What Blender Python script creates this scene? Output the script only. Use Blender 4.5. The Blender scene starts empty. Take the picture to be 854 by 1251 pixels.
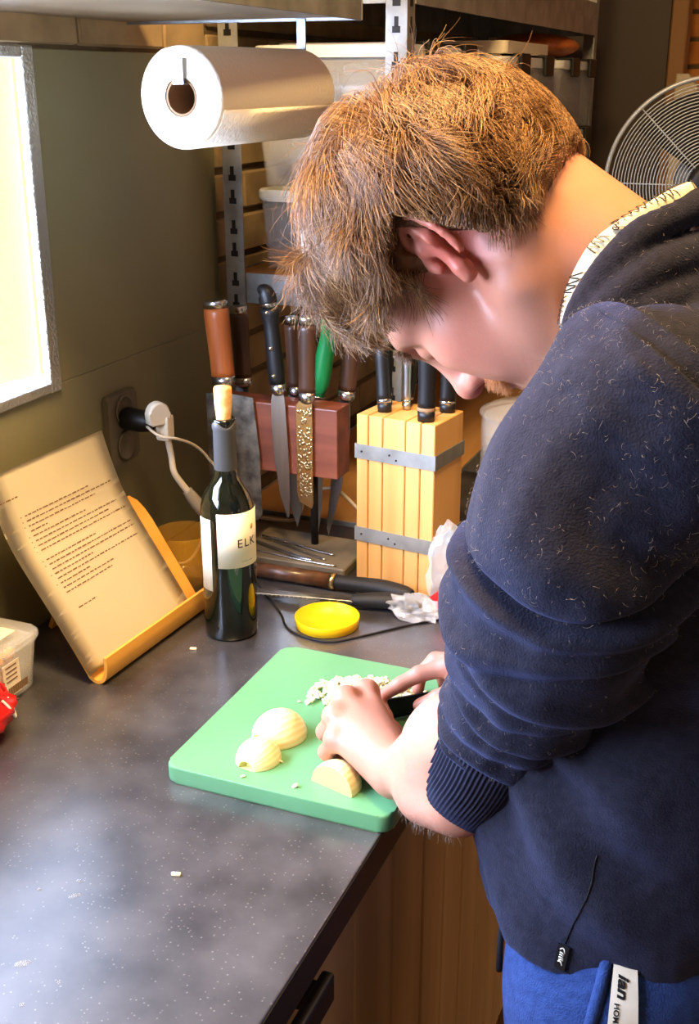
import bpy, bmesh, math, random
import numpy as np
from mathutils import Vector, Matrix, noise
random.seed(7); np.random.seed(7)
SC = bpy.context.scene
COL = SC.collection
K = 0.92                      # height of the worktop; all coordinates below are measured from its surface
PI = math.pi
def lin(c): return tuple((v/12.92 if v <= .04045 else ((v+.055)/1.055)**2.4) for v in c)
def rgb(r, g, b): return lin((r/255, g/255, b/255)) + (1,)

# ------------------------------------------------------------------ camera, world, lights, exposure
cam = bpy.data.cameras.new('camera'); cam.sensor_fit = 'VERTICAL'; cam.sensor_height = 36; cam.sensor_width = 24
cam.lens = 36*1420/1251; cam.clip_start = .02
co = bpy.data.objects.new('camera', cam); COL.objects.link(co)
co.location = (0, 0, .70+K); co.rotation_euler = (math.radians(90-20.3), 0, math.radians(22.3))
SC.camera = co
SC.view_settings.view_transform = 'Standard'; SC.view_settings.look = 'None'
SC.view_settings.gamma = 1; SC.view_settings.exposure = 0.33; SC.view_settings.use_curve_mapping = False
w = bpy.data.worlds.new('world'); SC.world = w; w.use_nodes = True
bgn = w.node_tree.nodes['Background']; bgn.inputs[0].default_value = rgb(196, 216, 255); bgn.inputs[1].default_value = 7.0
def area(name, loc, target, sx, sy, power, col, spread=None):
    d = bpy.data.lights.new(name, 'AREA'); d.shape = 'RECTANGLE'; d.size = sx; d.size_y = sy; d.energy = power; d.color = col[:3]
    if spread: d.spread = math.radians(spread)
    o = bpy.data.objects.new(name, d); COL.objects.link(o); o.location = (loc[0], loc[1], loc[2]+K)
    v = Vector((target[0]-loc[0], target[1]-loc[1], target[2]-loc[2])); o.rotation_euler = v.to_track_quat('-Z', 'Y').to_euler()
    return o
def bulb(name, loc, power, col, r=.08):
    d = bpy.data.lights.new(name, 'POINT'); d.energy = power; d.color = col[:3]; d.shadow_soft_size = r
    o = bpy.data.objects.new(name, d); COL.objects.link(o); o.location = (loc[0], loc[1], loc[2]+K); return o
# sky and sun outside, daylight through the window of the left wall, warm lamps in the room
sun = bpy.data.lights.new('sun', 'SUN'); sun.energy = 2.2; sun.color = rgb(255, 240, 204)[:3]; sun.angle = .01
so_ = bpy.data.objects.new('sun', sun); COL.objects.link(so_); so_.rotation_euler = Vector((-.62, .12, -.75)).to_track_quat('-Z', 'Y').to_euler(); so_.location = (3, 0, 5)
area('window_daylight', (-1.28, .42, .64), (-.4, .60, .36), 1.6, .5, 118, rgb(202, 218, 255))
area('ceiling_lamp', (-.37, .72, 1.57), (-.40, .90, 0), .5, .3, 46, rgb(255, 212, 148))
bulb('hall_lamp', (.28, 1.50, 1.15), 2.6, rgb(255, 116, 40), .1)

# ------------------------------------------------------------------ materials
MATS = {}
def mat(name, col, rough=.5, metal=0, col2=None, scale=8, detail=4, bump=0, bscale=None, stretch=None, spec=.5, trans=0, ior=1.45,
        alpha=1, sss=0, coat=0, emit=None, estr=0, ramp=(.35, .65), sheen=0, attr=None):
    m = bpy.data.materials.new(name); m.use_nodes = True; nt = m.node_tree; N = nt.nodes; L = nt.links
    p = N['Principled BSDF']; I = p.inputs
    I['Base Color'].default_value = col; I['Roughness'].default_value = rough; I['Metallic'].default_value = metal
    I['Specular IOR Level'].default_value = spec; I['Transmission Weight'].default_value = trans; I['IOR'].default_value = ior
    I['Alpha'].default_value = alpha; I['Coat Weight'].default_value = coat
    if sss: I['Subsurface Weight'].default_value = sss; I['Subsurface Radius'].default_value = (.012, .005, .003); I['Subsurface Scale'].default_value = 1
    if sheen: I['Sheen Weight'].default_value = sheen; I['Sheen Tint'].default_value = rgb(132, 146, 210); I['Sheen Roughness'].default_value = .5
    if emit: I['Emission Color'].default_value = emit; I['Emission Strength'].default_value = estr
    tc = N.new('ShaderNodeTexCoord'); mp = N.new('ShaderNodeMapping'); L.new(tc.outputs['Object'], mp.inputs[0])
    if stretch: mp.inputs['Scale'].default_value = stretch
    if col2 or bump:
        nz = N.new('ShaderNodeTexNoise'); nz.inputs['Scale'].default_value = scale; nz.inputs['Detail'].default_value = detail
        L.new(mp.outputs[0], nz.inputs[0])
    if col2:
        r = N.new('ShaderNodeValToRGB'); L.new(nz.outputs[0], r.inputs[0])
        r.color_ramp.elements[0].position, r.color_ramp.elements[1].position = ramp
        r.color_ramp.elements[0].color = col; r.color_ramp.elements[1].color = col2
        L.new(r.outputs[0], I['Base Color'])
    if attr:
        a = N.new('ShaderNodeAttribute'); a.attribute_name = attr; L.new(a.outputs['Color'], I['Base Color'])
        if col2:
            mx = N.new('ShaderNodeMix'); mx.data_type = 'RGBA'; mx.blend_type = 'MULTIPLY'; mx.inputs[0].default_value = 1
            L.new(a.outputs['Color'], mx.inputs[6]); L.new(r.outputs[0], mx.inputs[7]); L.new(mx.outputs[2], I['Base Color'])
    if bump:
        if bscale:
            n2 = N.new('ShaderNodeTexNoise'); n2.inputs['Scale'].default_value = bscale; n2.inputs['Detail'].default_value = 3
            L.new(mp.outputs[0], n2.inputs[0])
        else: n2 = nz
        b = N.new('ShaderNodeBump'); b.inputs['Strength'].default_value = bump; b.inputs['Distance'].default_value = .002
        L.new(n2.outputs[0], b.inputs['Height']); L.new(b.outputs[0], I['Normal'])
    MATS[name] = m
    return m
def nodes(m): return m.node_tree.nodes, m.node_tree.links, m.node_tree.nodes['Principled BSDF'].inputs

# ------------------------------------------------------------------ object helpers
ORG = {}
def tag(o, label, cat, group=None, kind=None):
    if label: o['label'] = label
    if cat: o['category'] = cat
    if group: o['group'] = group
    if kind: o['kind'] = kind
    return o
def thing(name, label, cat, loc=(0, 0, 0), group=None):
    o = bpy.data.objects.new(name, None); COL.objects.link(o); o.empty_display_size = .05
    o.location = (loc[0], loc[1], loc[2]+K); ORG[o.name] = Vector(loc); tag(o, label, cat, group); return o
def obj(name, bm, m, parent=None, loc=None, smooth=False, local=False, label=None, kind=None):
    """link bm as one mesh object; its vertices are in worktop coordinates unless local"""
    me = bpy.data.meshes.new(name)
    if isinstance(bm, bpy.types.Mesh): me = bm
    else:
        bmesh.ops.recalc_face_normals(bm, faces=bm.faces)
        bm.to_mesh(me); bm.free()
    o = bpy.data.objects.new(name, me); COL.objects.link(o)
    org = Vector((0, 0, 0))
    if parent is not None:
        o.parent = parent; org = ORG[parent.name]
    else:
        if loc is None:
            n = len(me.vertices); c = np.empty(n*3, np.float32); me.vertices.foreach_get('co', c); c = c.reshape(-1, 3)
            loc = ((c[:, 0].min()+c[:, 0].max())/2, (c[:, 1].min()+c[:, 1].max())/2, c[:, 2].min())
        org = Vector(loc); o.location = (loc[0], loc[1], loc[2]+K)
    ORG[o.name] = org
    if not local: me.transform(Matrix.Translation(-org))
    if m is not None and not len(me.materials):
        for mm in (m if isinstance(m, (list, tuple)) else [m]): me.materials.append(mm)
    if smooth: me.shade_smooth()
    if label: o['label'] = label
    if kind: o['kind'] = kind
    return o
def dup(root, d, label=None, group=None):
    """copy a thing with its parts and sub-parts, moved by d"""
    r = root.copy(); COL.objects.link(r); r.location = root.location + Vector(d)
    if label: r['label'] = label
    if group: r['group'] = group
    for ch in list(root.children):
        c = ch.copy(); COL.objects.link(c); c.parent = r
        for g in ch.children:
            e = g.copy(); COL.objects.link(e); e.parent = c
    return r
def NB(): return bmesh.new()
def box(bm, x0, x1, y0, y1, z0, z1, bev=0, seg=2, M=None, mi=0):
    v = [bm.verts.new((x, y, z)) for x in (x0, x1) for y in (y0, y1) for z in (z0, z1)]
    fs = [bm.faces.new([v[i] for i in q]) for q in ((0, 1, 3, 2), (4, 6, 7, 5), (0, 4, 5, 1), (2, 3, 7, 6), (0, 2, 6, 4), (1, 5, 7, 3))]
    for f in fs: f.material_index = mi
    es = set(e for f in fs for e in f.edges)
    vs = list(v)
    if bev:
        r = bmesh.ops.bevel(bm, geom=list(es), offset=bev, segments=seg, profile=.5, affect='EDGES')
        vs = list(set(x for f in r['faces'] for x in f.verts) | set(x for x in v if x.is_valid))
        for f in r['faces']: f.material_index = mi
    if M is not None: bmesh.ops.transform(bm, matrix=M, verts=[x for x in vs if x.is_valid])
    return bm
def frames(pts):
    pts = [Vector(p) for p in pts]; n = len(pts); T = []
    for i in range(n):
        a = pts[max(i-1, 0)]; b = pts[min(i+1, n-1)]; T.append((b-a).normalized())
    ref = Vector((0, 0, 1)) if abs(T[0].z) < .9 else Vector((1, 0, 0))
    u = T[0].cross(ref).normalized(); out = []
    for t in T:
        u = (u - t*u.dot(t)).normalized(); out.append((u.copy(), t.cross(u).normalized()))
    return pts, T, out
def tube(bm, pts, rad, n=10, caps=True, sx=1, sy=1, mi=0, closed=False):
    pts, T, fr = frames(pts)
    if not hasattr(rad, '__len__'): rad = [rad]*len(pts)
    rings = []
    for p, (u, v), r in zip(pts, fr, rad):
        rings.append([bm.verts.new(p + u*(math.cos(2*PI*k/n)*r*sx) + v*(math.sin(2*PI*k/n)*r*sy)) for k in range(n)])
    m = len(rings)
    for i in range(m if closed else m-1):
        a, b = rings[i], rings[(i+1) % m]
        for k in range(n):
            f = bm.faces.new((a[k], a[(k+1) % n], b[(k+1) % n], b[k])); f.material_index = mi; f.smooth = True
    if caps and not closed:
        bm.faces.new(rings[0][::-1]).material_index = mi; bm.faces.new(rings[-1]).material_index = mi
    return bm
def lathe(bm, prof, c=(0, 0, 0), n=40, a0=0, a1=2*PI, M=None, mi=0, caps=True):
    full = abs(a1-a0-2*PI) < 1e-6; m = n if full else n+1; rings = []; new = []
    for r, z in prof:
        if r < 1e-7:
            v = bm.verts.new((c[0], c[1], c[2]+z)); rings.append([v]*m); new.append(v)
        else:
            ring = [bm.verts.new((c[0]+r*math.cos(a0+(a1-a0)*k/n), c[1]+r*math.sin(a0+(a1-a0)*k/n), c[2]+z)) for k in range(m)]
            rings.append(ring); new += ring
    for a, b in zip(rings, rings[1:]):
        for k in range(n):
            q = []
            for v in (a[k], a[(k+1) % m], b[(k+1) % m], b[k]):
                if v not in q: q.append(v)
            if len(q) > 2:
                f = bm.faces.new(q); f.material_index = mi; f.smooth = True
    if M is not None: bmesh.ops.transform(bm, matrix=M, verts=new)
    return bm
def ext(bm, poly, vec, mi=0, bev=0, seg=2, smooth=False):
    """extrude a 3D polygon along vec"""
    a = [bm.verts.new(p) for p in poly]; b = [bm.verts.new(Vector(p)+Vector(vec)) for p in poly]; n = len(a)
    fs = [bm.faces.new(a[::-1]), bm.faces.new(b)] + [bm.faces.new((a[i], a[(i+1) % n], b[(i+1) % n], b[i])) for i in range(n)]
    for f in fs: f.material_index = mi
    if smooth:
        for f in fs[2:]: f.smooth = True
    if bev:
        es = list(set(e for f in fs[:2] for e in f.edges))
        r = bmesh.ops.bevel(bm, geom=es, offset=bev, segments=seg, profile=.5, affect='EDGES')
        for f in r['faces']: f.material_index = mi; f.smooth = smooth
    return bm
def rrect(x0, x1, y0, y1, r, n=6):
    P = []
    for cx, cy, a in ((x1-r, y1-r, 0), (x0+r, y1-r, PI/2), (x0+r, y0+r, PI), (x1-r, y0+r, 1.5*PI)):
        P += [(cx+r*math.cos(a+PI/2*k/n), cy+r*math.sin(a+PI/2*k/n)) for k in range(n+1)]
    return P
def cat(pts, n=8, closed=False):
    """smooth curve through the points (Catmull-Rom); points may carry extra columns such as a radius"""
    P = np.array(pts, float); m = len(P); out = []
    for i in range(m if closed else m-1):
        g = (lambda j: P[j % m]) if closed else (lambda j: P[min(max(j, 0), m-1)])
        p0, p1, p2, p3 = g(i-1), g(i), g(i+1), g(i+2)
        for k in range(n):
            t = k/n
            out.append(.5*(2*p1+(p2-p0)*t+(2*p0-5*p1+4*p2-p3)*t*t+(3*p1-3*p2+p3-p0)*t**3))
    if not closed: out.append(P[-1])
    return np.array(out)
def text(s, size, shear=0, ext_=.0002, bold=0, align='LEFT'):
    """flat lettering as a bmesh in the xy plane"""
    cu = bpy.data.curves.new('lettering', 'FONT'); cu.body = s; cu.size = size; cu.shear = shear; cu.extrude = ext_; cu.offset = bold; cu.align_x = align
    cu.resolution_u = 3
    o = bpy.data.objects.new('lettering', cu); COL.objects.link(o)
    me = bpy.data.meshes.new_from_object(o.evaluated_get(bpy.context.evaluated_depsgraph_get()))
    bpy.data.objects.remove(o); bpy.data.curves.remove(cu)
    bm = bmesh.new(); bm.from_mesh(me); bpy.data.meshes.remove(me); return bm
def RX(a): return Matrix.Rotation(a, 4, 'X')
def RY(a): return Matrix.Rotation(a, 4, 'Y')
def RZ(a): return Matrix.Rotation(a, 4, 'Z')
def T(x, y, z): return Matrix.Translation((x, y, z))
def axis(dx, dy, dz):
    """matrix whose z axis points along d"""
    return Vector((dx, dy, dz)).to_track_quat('Z', 'Y').to_matrix().to_4x4()

# ------------------------------------------------------------------ material list
mat('brick_face', rgb(140, 118, 84), .9, col2=rgb(166, 142, 102), scale=14, bump=.6, bscale=60)
mat('mortar', rgb(92, 76, 54), .95, col2=rgb(112, 94, 68), scale=30, bump=.5)
mat('orange_brick', rgb(196, 120, 52), .9, col2=rgb(226, 150, 70), scale=14, bump=.6, bscale=60)
mat('dark_paint', rgb(118, 114, 84), .42, col2=rgb(128, 124, 92), scale=3, bump=.08, bscale=250, spec=.4)
mat('hammered_metal', rgb(186, 190, 186), .30, .85, bump=1, scale=210, detail=2)
mat('galvanised', rgb(146, 150, 148), .42, .7, col2=rgb(178, 182, 180), scale=24, detail=6)
mat('dark_metal', rgb(40, 38, 36), .45, .6)
mat('black', rgb(16, 16, 17), .45)
mat('black_rubber', rgb(22, 22, 24), .6)
mat('steel', rgb(190, 190, 188), .25, 1)
mat('brushed_steel', rgb(150, 150, 146), .34, 1, col2=rgb(186, 186, 180), scale=40, stretch=(1, 1, .08))
mat('dark_blade', rgb(92, 88, 80), .5, .8, col2=rgb(150, 146, 134), scale=45, detail=8, bump=.5)
mat('hammered_blade', rgb(196, 170, 120), .3, 1)  # golden light on the blade is put into its colour; also the gold ring
mat('slate', rgb(74, 68, 58), .6, col2=rgb(108, 98, 82), scale=14, detail=8, bump=.4)
mat('shelf_wood', rgb(172, 124, 70), .7, col2=rgb(196, 148, 90), scale=20, stretch=(1, .1, 1))
mat('shelf_grey', rgb(128, 114, 92), .55, col2=rgb(146, 132, 108), scale=5)
mat('clear_plastic', (.93, .95, .96, 1), .18, trans=.0, alpha=.22, spec=.6)
mat('frosted_lid', rgb(226, 230, 226), .35, alpha=.9)
mat('clear_glass', (.9, .94, .94, 1), .05, alpha=.25, spec=.8)
mat('window_glass', (.95, .97, .97, 1), .02, alpha=.08, spec=.5)
mat('amber', rgb(236, 176, 40), .05, alpha=.17, spec=.8)
mat('dark_bottle', rgb(14, 18, 10), .06, spec=.7, coat=.3)
mat('paper', rgb(246, 236, 206), .85, col2=rgb(240, 229, 198), scale=3)
mat('ink', rgb(124, 92, 60), .9)
mat('print_ink', rgb(50, 40, 30), .9)
mat('kitchen_paper', rgb(236, 228, 208), .95, bump=.5, scale=220, detail=2)
mat('card', rgb(150, 116, 84), .9)
mat('cork', rgb(214, 164, 96), .85, col2=rgb(240, 200, 136), scale=90, detail=3, bump=.3)
mat('capsule', rgb(66, 66, 66), .5)
mat('label_paper', rgb(240, 230, 204), .8)
mat('walnut', rgb(54, 34, 22), .42, col2=rgb(88, 56, 36), scale=60, stretch=(1, 1, .08), coat=.2)
mat('orange_wood', rgb(170, 86, 36), .4, col2=rgb(204, 116, 54), scale=60, stretch=(1, 1, .08), coat=.2)
mat('mahogany', rgb(98, 50, 36), .5, col2=rgb(136, 76, 54), scale=26, stretch=(.15, 1, 1), coat=.1)
mat('beech', rgb(206, 152, 86), .5, col2=rgb(224, 174, 106), scale=26, stretch=(1, 1, .07))
mat('green_plastic', rgb(18, 120, 62), .35)
mat('pale_green', rgb(170, 214, 176), .4)
mat('board_green', rgb(94, 152, 104), .38, col2=rgb(100, 158, 110), scale=6, bump=.15, bscale=120)
mat('yellow_plastic', rgb(252, 202, 10), .4, sss=.1)
mat('white_plastic', rgb(214, 204, 180), .45)
mat('grey_plastic', rgb(150, 140, 120), .5)
mat('socket_plastic', rgb(98, 90, 72), .45)
mat('stand_wood', rgb(226, 160, 62), .42, col2=rgb(238, 178, 80), scale=16, stretch=(1, .1, 1))
mat('red_foil', rgb(206, 30, 26), .25, coat=.4)
mat('white_print', rgb(240, 234, 220), .6)
mat('dried_fruit', rgb(232, 164, 40), .5, sss=.2)
mat('bread', rgb(246, 214, 160), .8, col2=rgb(252, 232, 196), scale=30)
mat('onion', rgb(240, 230, 160), .35, sss=.25, coat=.2, attr='tint')
mat('onion_flesh', rgb(246, 238, 196), .35, sss=.25)
mat('cabinet_wood', rgb(160, 128, 84), .6, col2=rgb(186, 152, 104), scale=16, stretch=(1, 1, .06))
mat('floor_wood', rgb(120, 84, 50), .5, col2=rgb(150, 108, 66), scale=10, stretch=(1, .08, 1))
mat('cream_wall', rgb(236, 224, 190), .9, col2=rgb(228, 214, 178), scale=2)
mat('garden_wall', rgb(128, 122, 70), .9, col2=rgb(122, 116, 64), scale=2)
mat('door_grey', rgb(70, 60, 52), .5)
mat('pale_board', rgb(196, 186, 160), .6)
mat('tan_frame', rgb(150, 112, 70), .6)
mat('fan_grey', rgb(160, 168, 172), .4, .3)
mat('ceiling_white', rgb(226, 218, 200), .9)
# speckled dark laminate
m = mat('laminate', rgb(62, 62, 66), .30, spec=.85, coat=.8); m.node_tree.nodes['Principled BSDF'].inputs['Coat Roughness'].default_value = .26
N, L, I = nodes(m)
tcn = [x for x in N if x.type == 'TEX_COORD'][0]
n1 = N.new('ShaderNodeTexNoise'); n1.inputs['Scale'].default_value = 16; n1.inputs['Detail'].default_value = 8; L.new(tcn.outputs['Object'], n1.inputs[0])
r1 = N.new('ShaderNodeValToRGB'); r1.color_ramp.elements[0].position = .3; r1.color_ramp.elements[1].position = .75
r1.color_ramp.elements[0].color = rgb(38, 38, 42); r1.color_ramp.elements[1].color = rgb(76, 75, 78); L.new(n1.outputs[0], r1.inputs[0])
vo = N.new('ShaderNodeTexVoronoi'); vo.inputs['Scale'].default_value = 230; L.new(tcn.outputs['Object'], vo.inputs['Vector'])
r2 = N.new('ShaderNodeValToRGB'); r2.color_ramp.elements[0].position = .08; r2.color_ramp.elements[1].position = .26
r2.color_ramp.elements[0].color = (.24, .24, .24, 1); r2.color_ramp.elements[1].color = (0, 0, 0, 1); L.new(vo.outputs['Distance'], r2.inputs[0])
sp = N.new('ShaderNodeSeparateColor'); L.new(vo.outputs['Color'], sp.inputs[0])
gt = N.new('ShaderNodeMath'); gt.operation = 'GREATER_THAN'; gt.inputs[1].default_value = .62; L.new(sp.outputs[0], gt.inputs[0])
mu = N.new('ShaderNodeMath'); mu.operation = 'MULTIPLY'; L.new(gt.outputs[0], mu.inputs[0]); L.new(r2.outputs[0], mu.inputs[1])
mx = N.new('ShaderNodeMix'); mx.data_type = 'RGBA'; L.new(mu.outputs[0], mx.inputs[0]); L.new(r1.outputs[0], mx.inputs[6]); mx.inputs[7].default_value = rgb(190, 188, 184)
L.new(mx.outputs[2], I['Base Color'])
M = MATS

# ================================================================== THE SETTING
def struct(name, bm, m, **k):
    o = obj(name, bm, m, **k); o['kind'] = 'structure'; return o
WX = -.95                                          # inner face of the left wall
bm = NB()
for y0, y1, z0, z1 in ((-2.4, -.35, -.92, 1.6), (-.35, 1.42, -.92, .32), (-.35, 1.42, .739, 1.6), (1.42, 3.7, -.92, 1.6)):
    box(bm, WX-.05, WX-.004, y0, y1, z0, z1)
wall = struct('wall_left', bm, M['mortar'])
bm = NB()                                          # dark backsplash around the low window
for y0, y1, z0, z1 in ((-.6, 1.72, 0, .32), (1.257, 1.72, .32, .739), (-.6, -.361, .32, .739)):
    box(bm, WX-.003, WX+.01, y0, y1, z0, z1, .0012, 1)
obj('backsplash_panel', bm, M['dark_paint'], wall)
BH, BL, MJ = .060, .205, .011
def brick_mesh(L, H, D, s):
    bm = NB(); box(bm, 0, D, 0, L, 0, H, .003, 1)
    rr = random.Random(s)
    for v in bm.verts: v.co += Vector((rr.uniform(-.0015, .0015), rr.uniform(-.001, .001), rr.uniform(-.001, .001)))
    return bm
def brick_run(parent, mname, y0, y1, z0, z1, x, org, along='y', zoff=0):
    meshes = {}
    row = 0; z = z0
    while z < z1-.02:
        y = y0 - (BL+MJ)*(.5 if row % 2 else 0)
        while y < y1-.02:
            a, b = max(y, y0), min(y+BL, y1)
            if b-a > .025:
                key = (round(b-a, 2), random.randrange(3))
                if key not in meshes:
                    bmm = brick_mesh(key[0], BH, .014, random.random())
                    me = bpy.data.meshes.new('brick'); bmesh.ops.recalc_face_normals(bmm, faces=bmm.faces); bmm.to_mesh(me); bmm.free(); me.materials.append(M[mname]); meshes[key] = me
                o = bpy.data.objects.new('brick', meshes[key]); COL.objects.link(o); o.parent = parent
                p = Vector((x+random.uniform(-.0015, .0015), a, z)) if along == 'y' else Vector((b, x+random.uniform(-.0015, .0015), z))
                o.location = p-org
                if along != 'y': o.rotation_euler = (0, 0, PI/2)
            y += BL+MJ
        z += BH+MJ; row += 1
brick_run(wall, 'brick_face', .95, 1.72, .745, .95, WX-.010, ORG[wall.name])
brick_run(wall, 'brick_face', 1.728, 3.0, .0, .95, WX-.010, ORG[wall.name])
# window: embossed silver frame, glass, sunlit wall outside
win = NB()
for y0, y1, z0, z1 in ((1.239, 1.262, .312, .742), (-.36, -.324, .312, .742)):
    box(win, WX+.004, WX+.016, y0, y1, z0, z1, .002, 2)
for z0, z1 in ((.312, .326), (.728, .742)): box(win, WX+.004, WX+.0155, -.324, 1.239, z0, z1, .002, 2)
wo = struct('window_1', win, M['hammered_metal'])
bm = NB(); box(bm, WX-.049, WX+.003, -.34, 1.247, .305, .323)
obj('reveal', bm, M['ceiling_white'], wo)
bm = NB()
for y0, y1 in ((-.33, .45), (.47, 1.245)): box(bm, WX-.008, WX-.005, y0, y1, .324, .738)
obj('pane', bm, M['window_glass'], wo)
bm = NB(); box(bm, WX-.045, WX-.015, .44, .48, .324, .738, .002, 1); obj('mullion', bm, M['white_plastic'], wo)
bm = NB(); box(bm, -4.2, -4.0, -4, 14, -.92, .95); struct('wall_outside', bm, M['garden_wall'])
bm = NB(); box(bm, WX-.16, 2.3, -2.4, 3.75, 1.6, 1.75); struct('ceiling', bm, M['ceiling_white'])
bm = NB(); box(bm, 2.2, 2.35, -2.4, 3.6, -.92, 1.6); struct('wall_right', bm, M['cream_wall'])
bm = NB(); box(bm, WX, 2.2, -2.5, -2.4, -.92, 1.6); struct('wall_back', bm, M['cream_wall'])
bm = NB(); box(bm, -4.0, 2.35, -2.5, 3.75, -.98, -.92); struct('floor', bm, M['floor_wood'])
bm = NB(); box(bm, WX, 2.35, 3.6, 3.75, -.92, 1.6); wf = struct('wall_far', bm, M['mortar'])
brick_run(wf, 'orange_brick', -.47, .45, .32, 1.0, 3.598, ORG[wf.name], along='x')
bm = NB(); box(bm, WX+.01, -.475, 3.40, 3.46, -.92, 1.55, .004, 1); dr = struct('door_1', bm, M['door_grey'])
bm = NB(); tube(bm, [(-.55, 3.38, .1), (-.55, 3.35, .1), (-.62, 3.35, .1)], .009, 8); obj('door_handle', bm, M['steel'], dr)
bm = NB(); box(bm, -.475, -.432, 3.385, 3.47, -.92, 1.55, .004, 1); struct('trim_1', bm, M['tan_frame'])
bm = NB(); ext(bm, [(-.425, 3.2, -.92), (-.36, 3.2, -.92), (-.36, 3.2, .62), (-.372, 3.2, .69), (-.395, 3.2, .72), (-.425, 3.2, .72)], (0, .04, 0), bev=.003)
tag(obj('room_divider', bm, M['pale_board']), 'pale upright board with a rounded corner behind the fan', 'board')
t = thing('sideboard', 'tall dark brown cupboard at the far wall behind the fan', 'cupboard', (0, 3.4, -.92))
bm = NB(); box(bm, -.355, .45, 3.3, 3.58, -.92, .62, .006, 2); obj('carcass', bm, M['walnut'], t)
bm = NB(); box(bm, -.345, .045, 3.285, 3.299, -.85, .60, .003, 1); obj('door', bm, M['walnut'], t)
bm = NB(); box(bm, .055, .44, 3.285, 3.299, -.85, .60, .003, 1); obj('door', bm, M['walnut'], t)

# ================================================================== WORKTOP AND BASE CABINET
bm = NB(); box(bm, WX+.0105, -.34, -.9, 1.685, -.04, 0, .0015, 2)
wt = tag(obj('worktop', bm, M['laminate'], smooth=False), 'dark speckled stone-look kitchen worktop along the window wall', 'worktop')
bm = NB(); box(bm, -.3398, -.3388, -.899, 1.684, -.0395, -.0022); obj('edge_band', bm, M['black'], wt, label='black front edge')
t = thing('base_cabinet', 'base cabinet with vertical brown wood planks under the dark worktop', 'cabinet', (-.6, .4, -.92))
bm = NB(); box(bm, WX+.012, -.385, -.88, 1.68, -.84, -.042); box(bm, WX+.05, -.42, -.88, 1.68, -.92, -.84); obj('carcass', bm, M['walnut'], t)
ys = [-.20, -.08, .04, .16, .275, .39, .50, .61, .70, .80, .905, 1.02, 1.13, 1.215, 1.30, 1.385, 1.47, 1.575, 1.68]
for a, b in zip(ys, ys[1:]):
    bm = NB(); box(bm, -.384, -.365+random.uniform(-.0008, .0008), a+.0018, b-.0018, -.83, -.046, .0022, 1); obj('plank', bm, M['cabinet_wood'], t)
bm = NB(); box(bm, -.349, -.336, .655, .785, -.098, -.066, .003, 2); box(bm, -.366, -.348, .665, .685, -.092, -.072); box(bm, -.366, -.348, .755, .775, -.092, -.072)
obj('handle', bm, M['black'], t, label='black bar handle')

# ================================================================== SHELVING
def keyhole(bm, x, y, z, ny=1):
    """dark T shaped post slot, on a face that looks along -y (ny=1) or +x (ny=0)"""
    for a, b, c, d in ((-.0032, .0032, 0, .014), (-.0062, .0062, -.008, .001)):
        if ny: box(bm, x+a, x+b, y-.0006, y+.0004, z+c, z+d)
        else: box(bm, x-.0004, x+.0006, y+a, y+b, z+c, z+d)
UX0, UX1, UY0, UY1 = -.915, -.608, 1.70, 3.09
t = thing('shelving_unit', 'galvanised slotted-post shelving unit beyond the knife block', 'shelving', ((UX0+UX1)/2, (UY0+UY1)/2, -.92))
for px, py, sx, sy in ((UX0, UY0, 1, 1), (UX1, UY0, -1, 1), (UX0, UY1, 1, -1), (UX1, UY1, -1, -1)):
    bm = NB()
    q = [(0, 0), (.033, 0), (.033, .0025), (.0025, .0025), (.0025, .033), (0, .033)]
    ext(bm, [(px+sx*a, py+sy*b, -.92) for a, b in q], (0, 0, 2.1))
    po = obj('post', bm, M['galvanised'], t)
    if sy > 0:
        for k in range(24):
            z = -.02+k*.0415+(0.006 if k % 2 else 0)
            for ny in ((1, 0) if sx < 0 else (1,)):
                bm = NB(); keyhole(bm, px+sx*.0165 if ny else px, py if ny else py+.017, z, ny); obj('slot', bm, M['black'], po)
for zt in (-.45, .0, .408, .878):
    bm = NB(); box(bm, UX0+.004, UX1-.004, UY0+.004, UY1-.004, zt-.012, zt-.001); sb = obj('shelf_board', bm, M['shelf_wood'], t)
    bm = NB(); h = .048 if zt < .6 else .072
    for a in ((UX0+.034, UX1-.034, UY0+.003, UY0+.006), (UX0+.034, UX1-.034, UY1-.006, UY1-.003), (UX0+.003, UX0+.006, UY0+.034, UY1-.034), (UX1-.0025, UX1+.001, UY0+.034, UY1-.034)):
        box(bm, a[0], a[1], a[2], a[3], zt-h, zt+.001, .0008, 1)
    obj('shelf_lip', bm, M['galvanised'], sb)
t = thing('wall_shelf', 'short metal-edged shelf on the wall above the kitchen roll', 'shelf', (-.77, 1.12, .776))
bm = NB(); box(bm, WX+.001, -.60, 1.05, 1.495, .778, .80, .001, 1); obj('shelf_board', bm, M['shelf_grey'], t)
bm = NB(); box(bm, WX+.001, -.596, 1.4955, 1.4985, .774, .806, .0006, 1); box(bm, -.5995, -.5965, 1.05, 1.495, .774, .806, .0006, 1); obj('metal_lip', bm, M['galvanised'], t)
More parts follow.
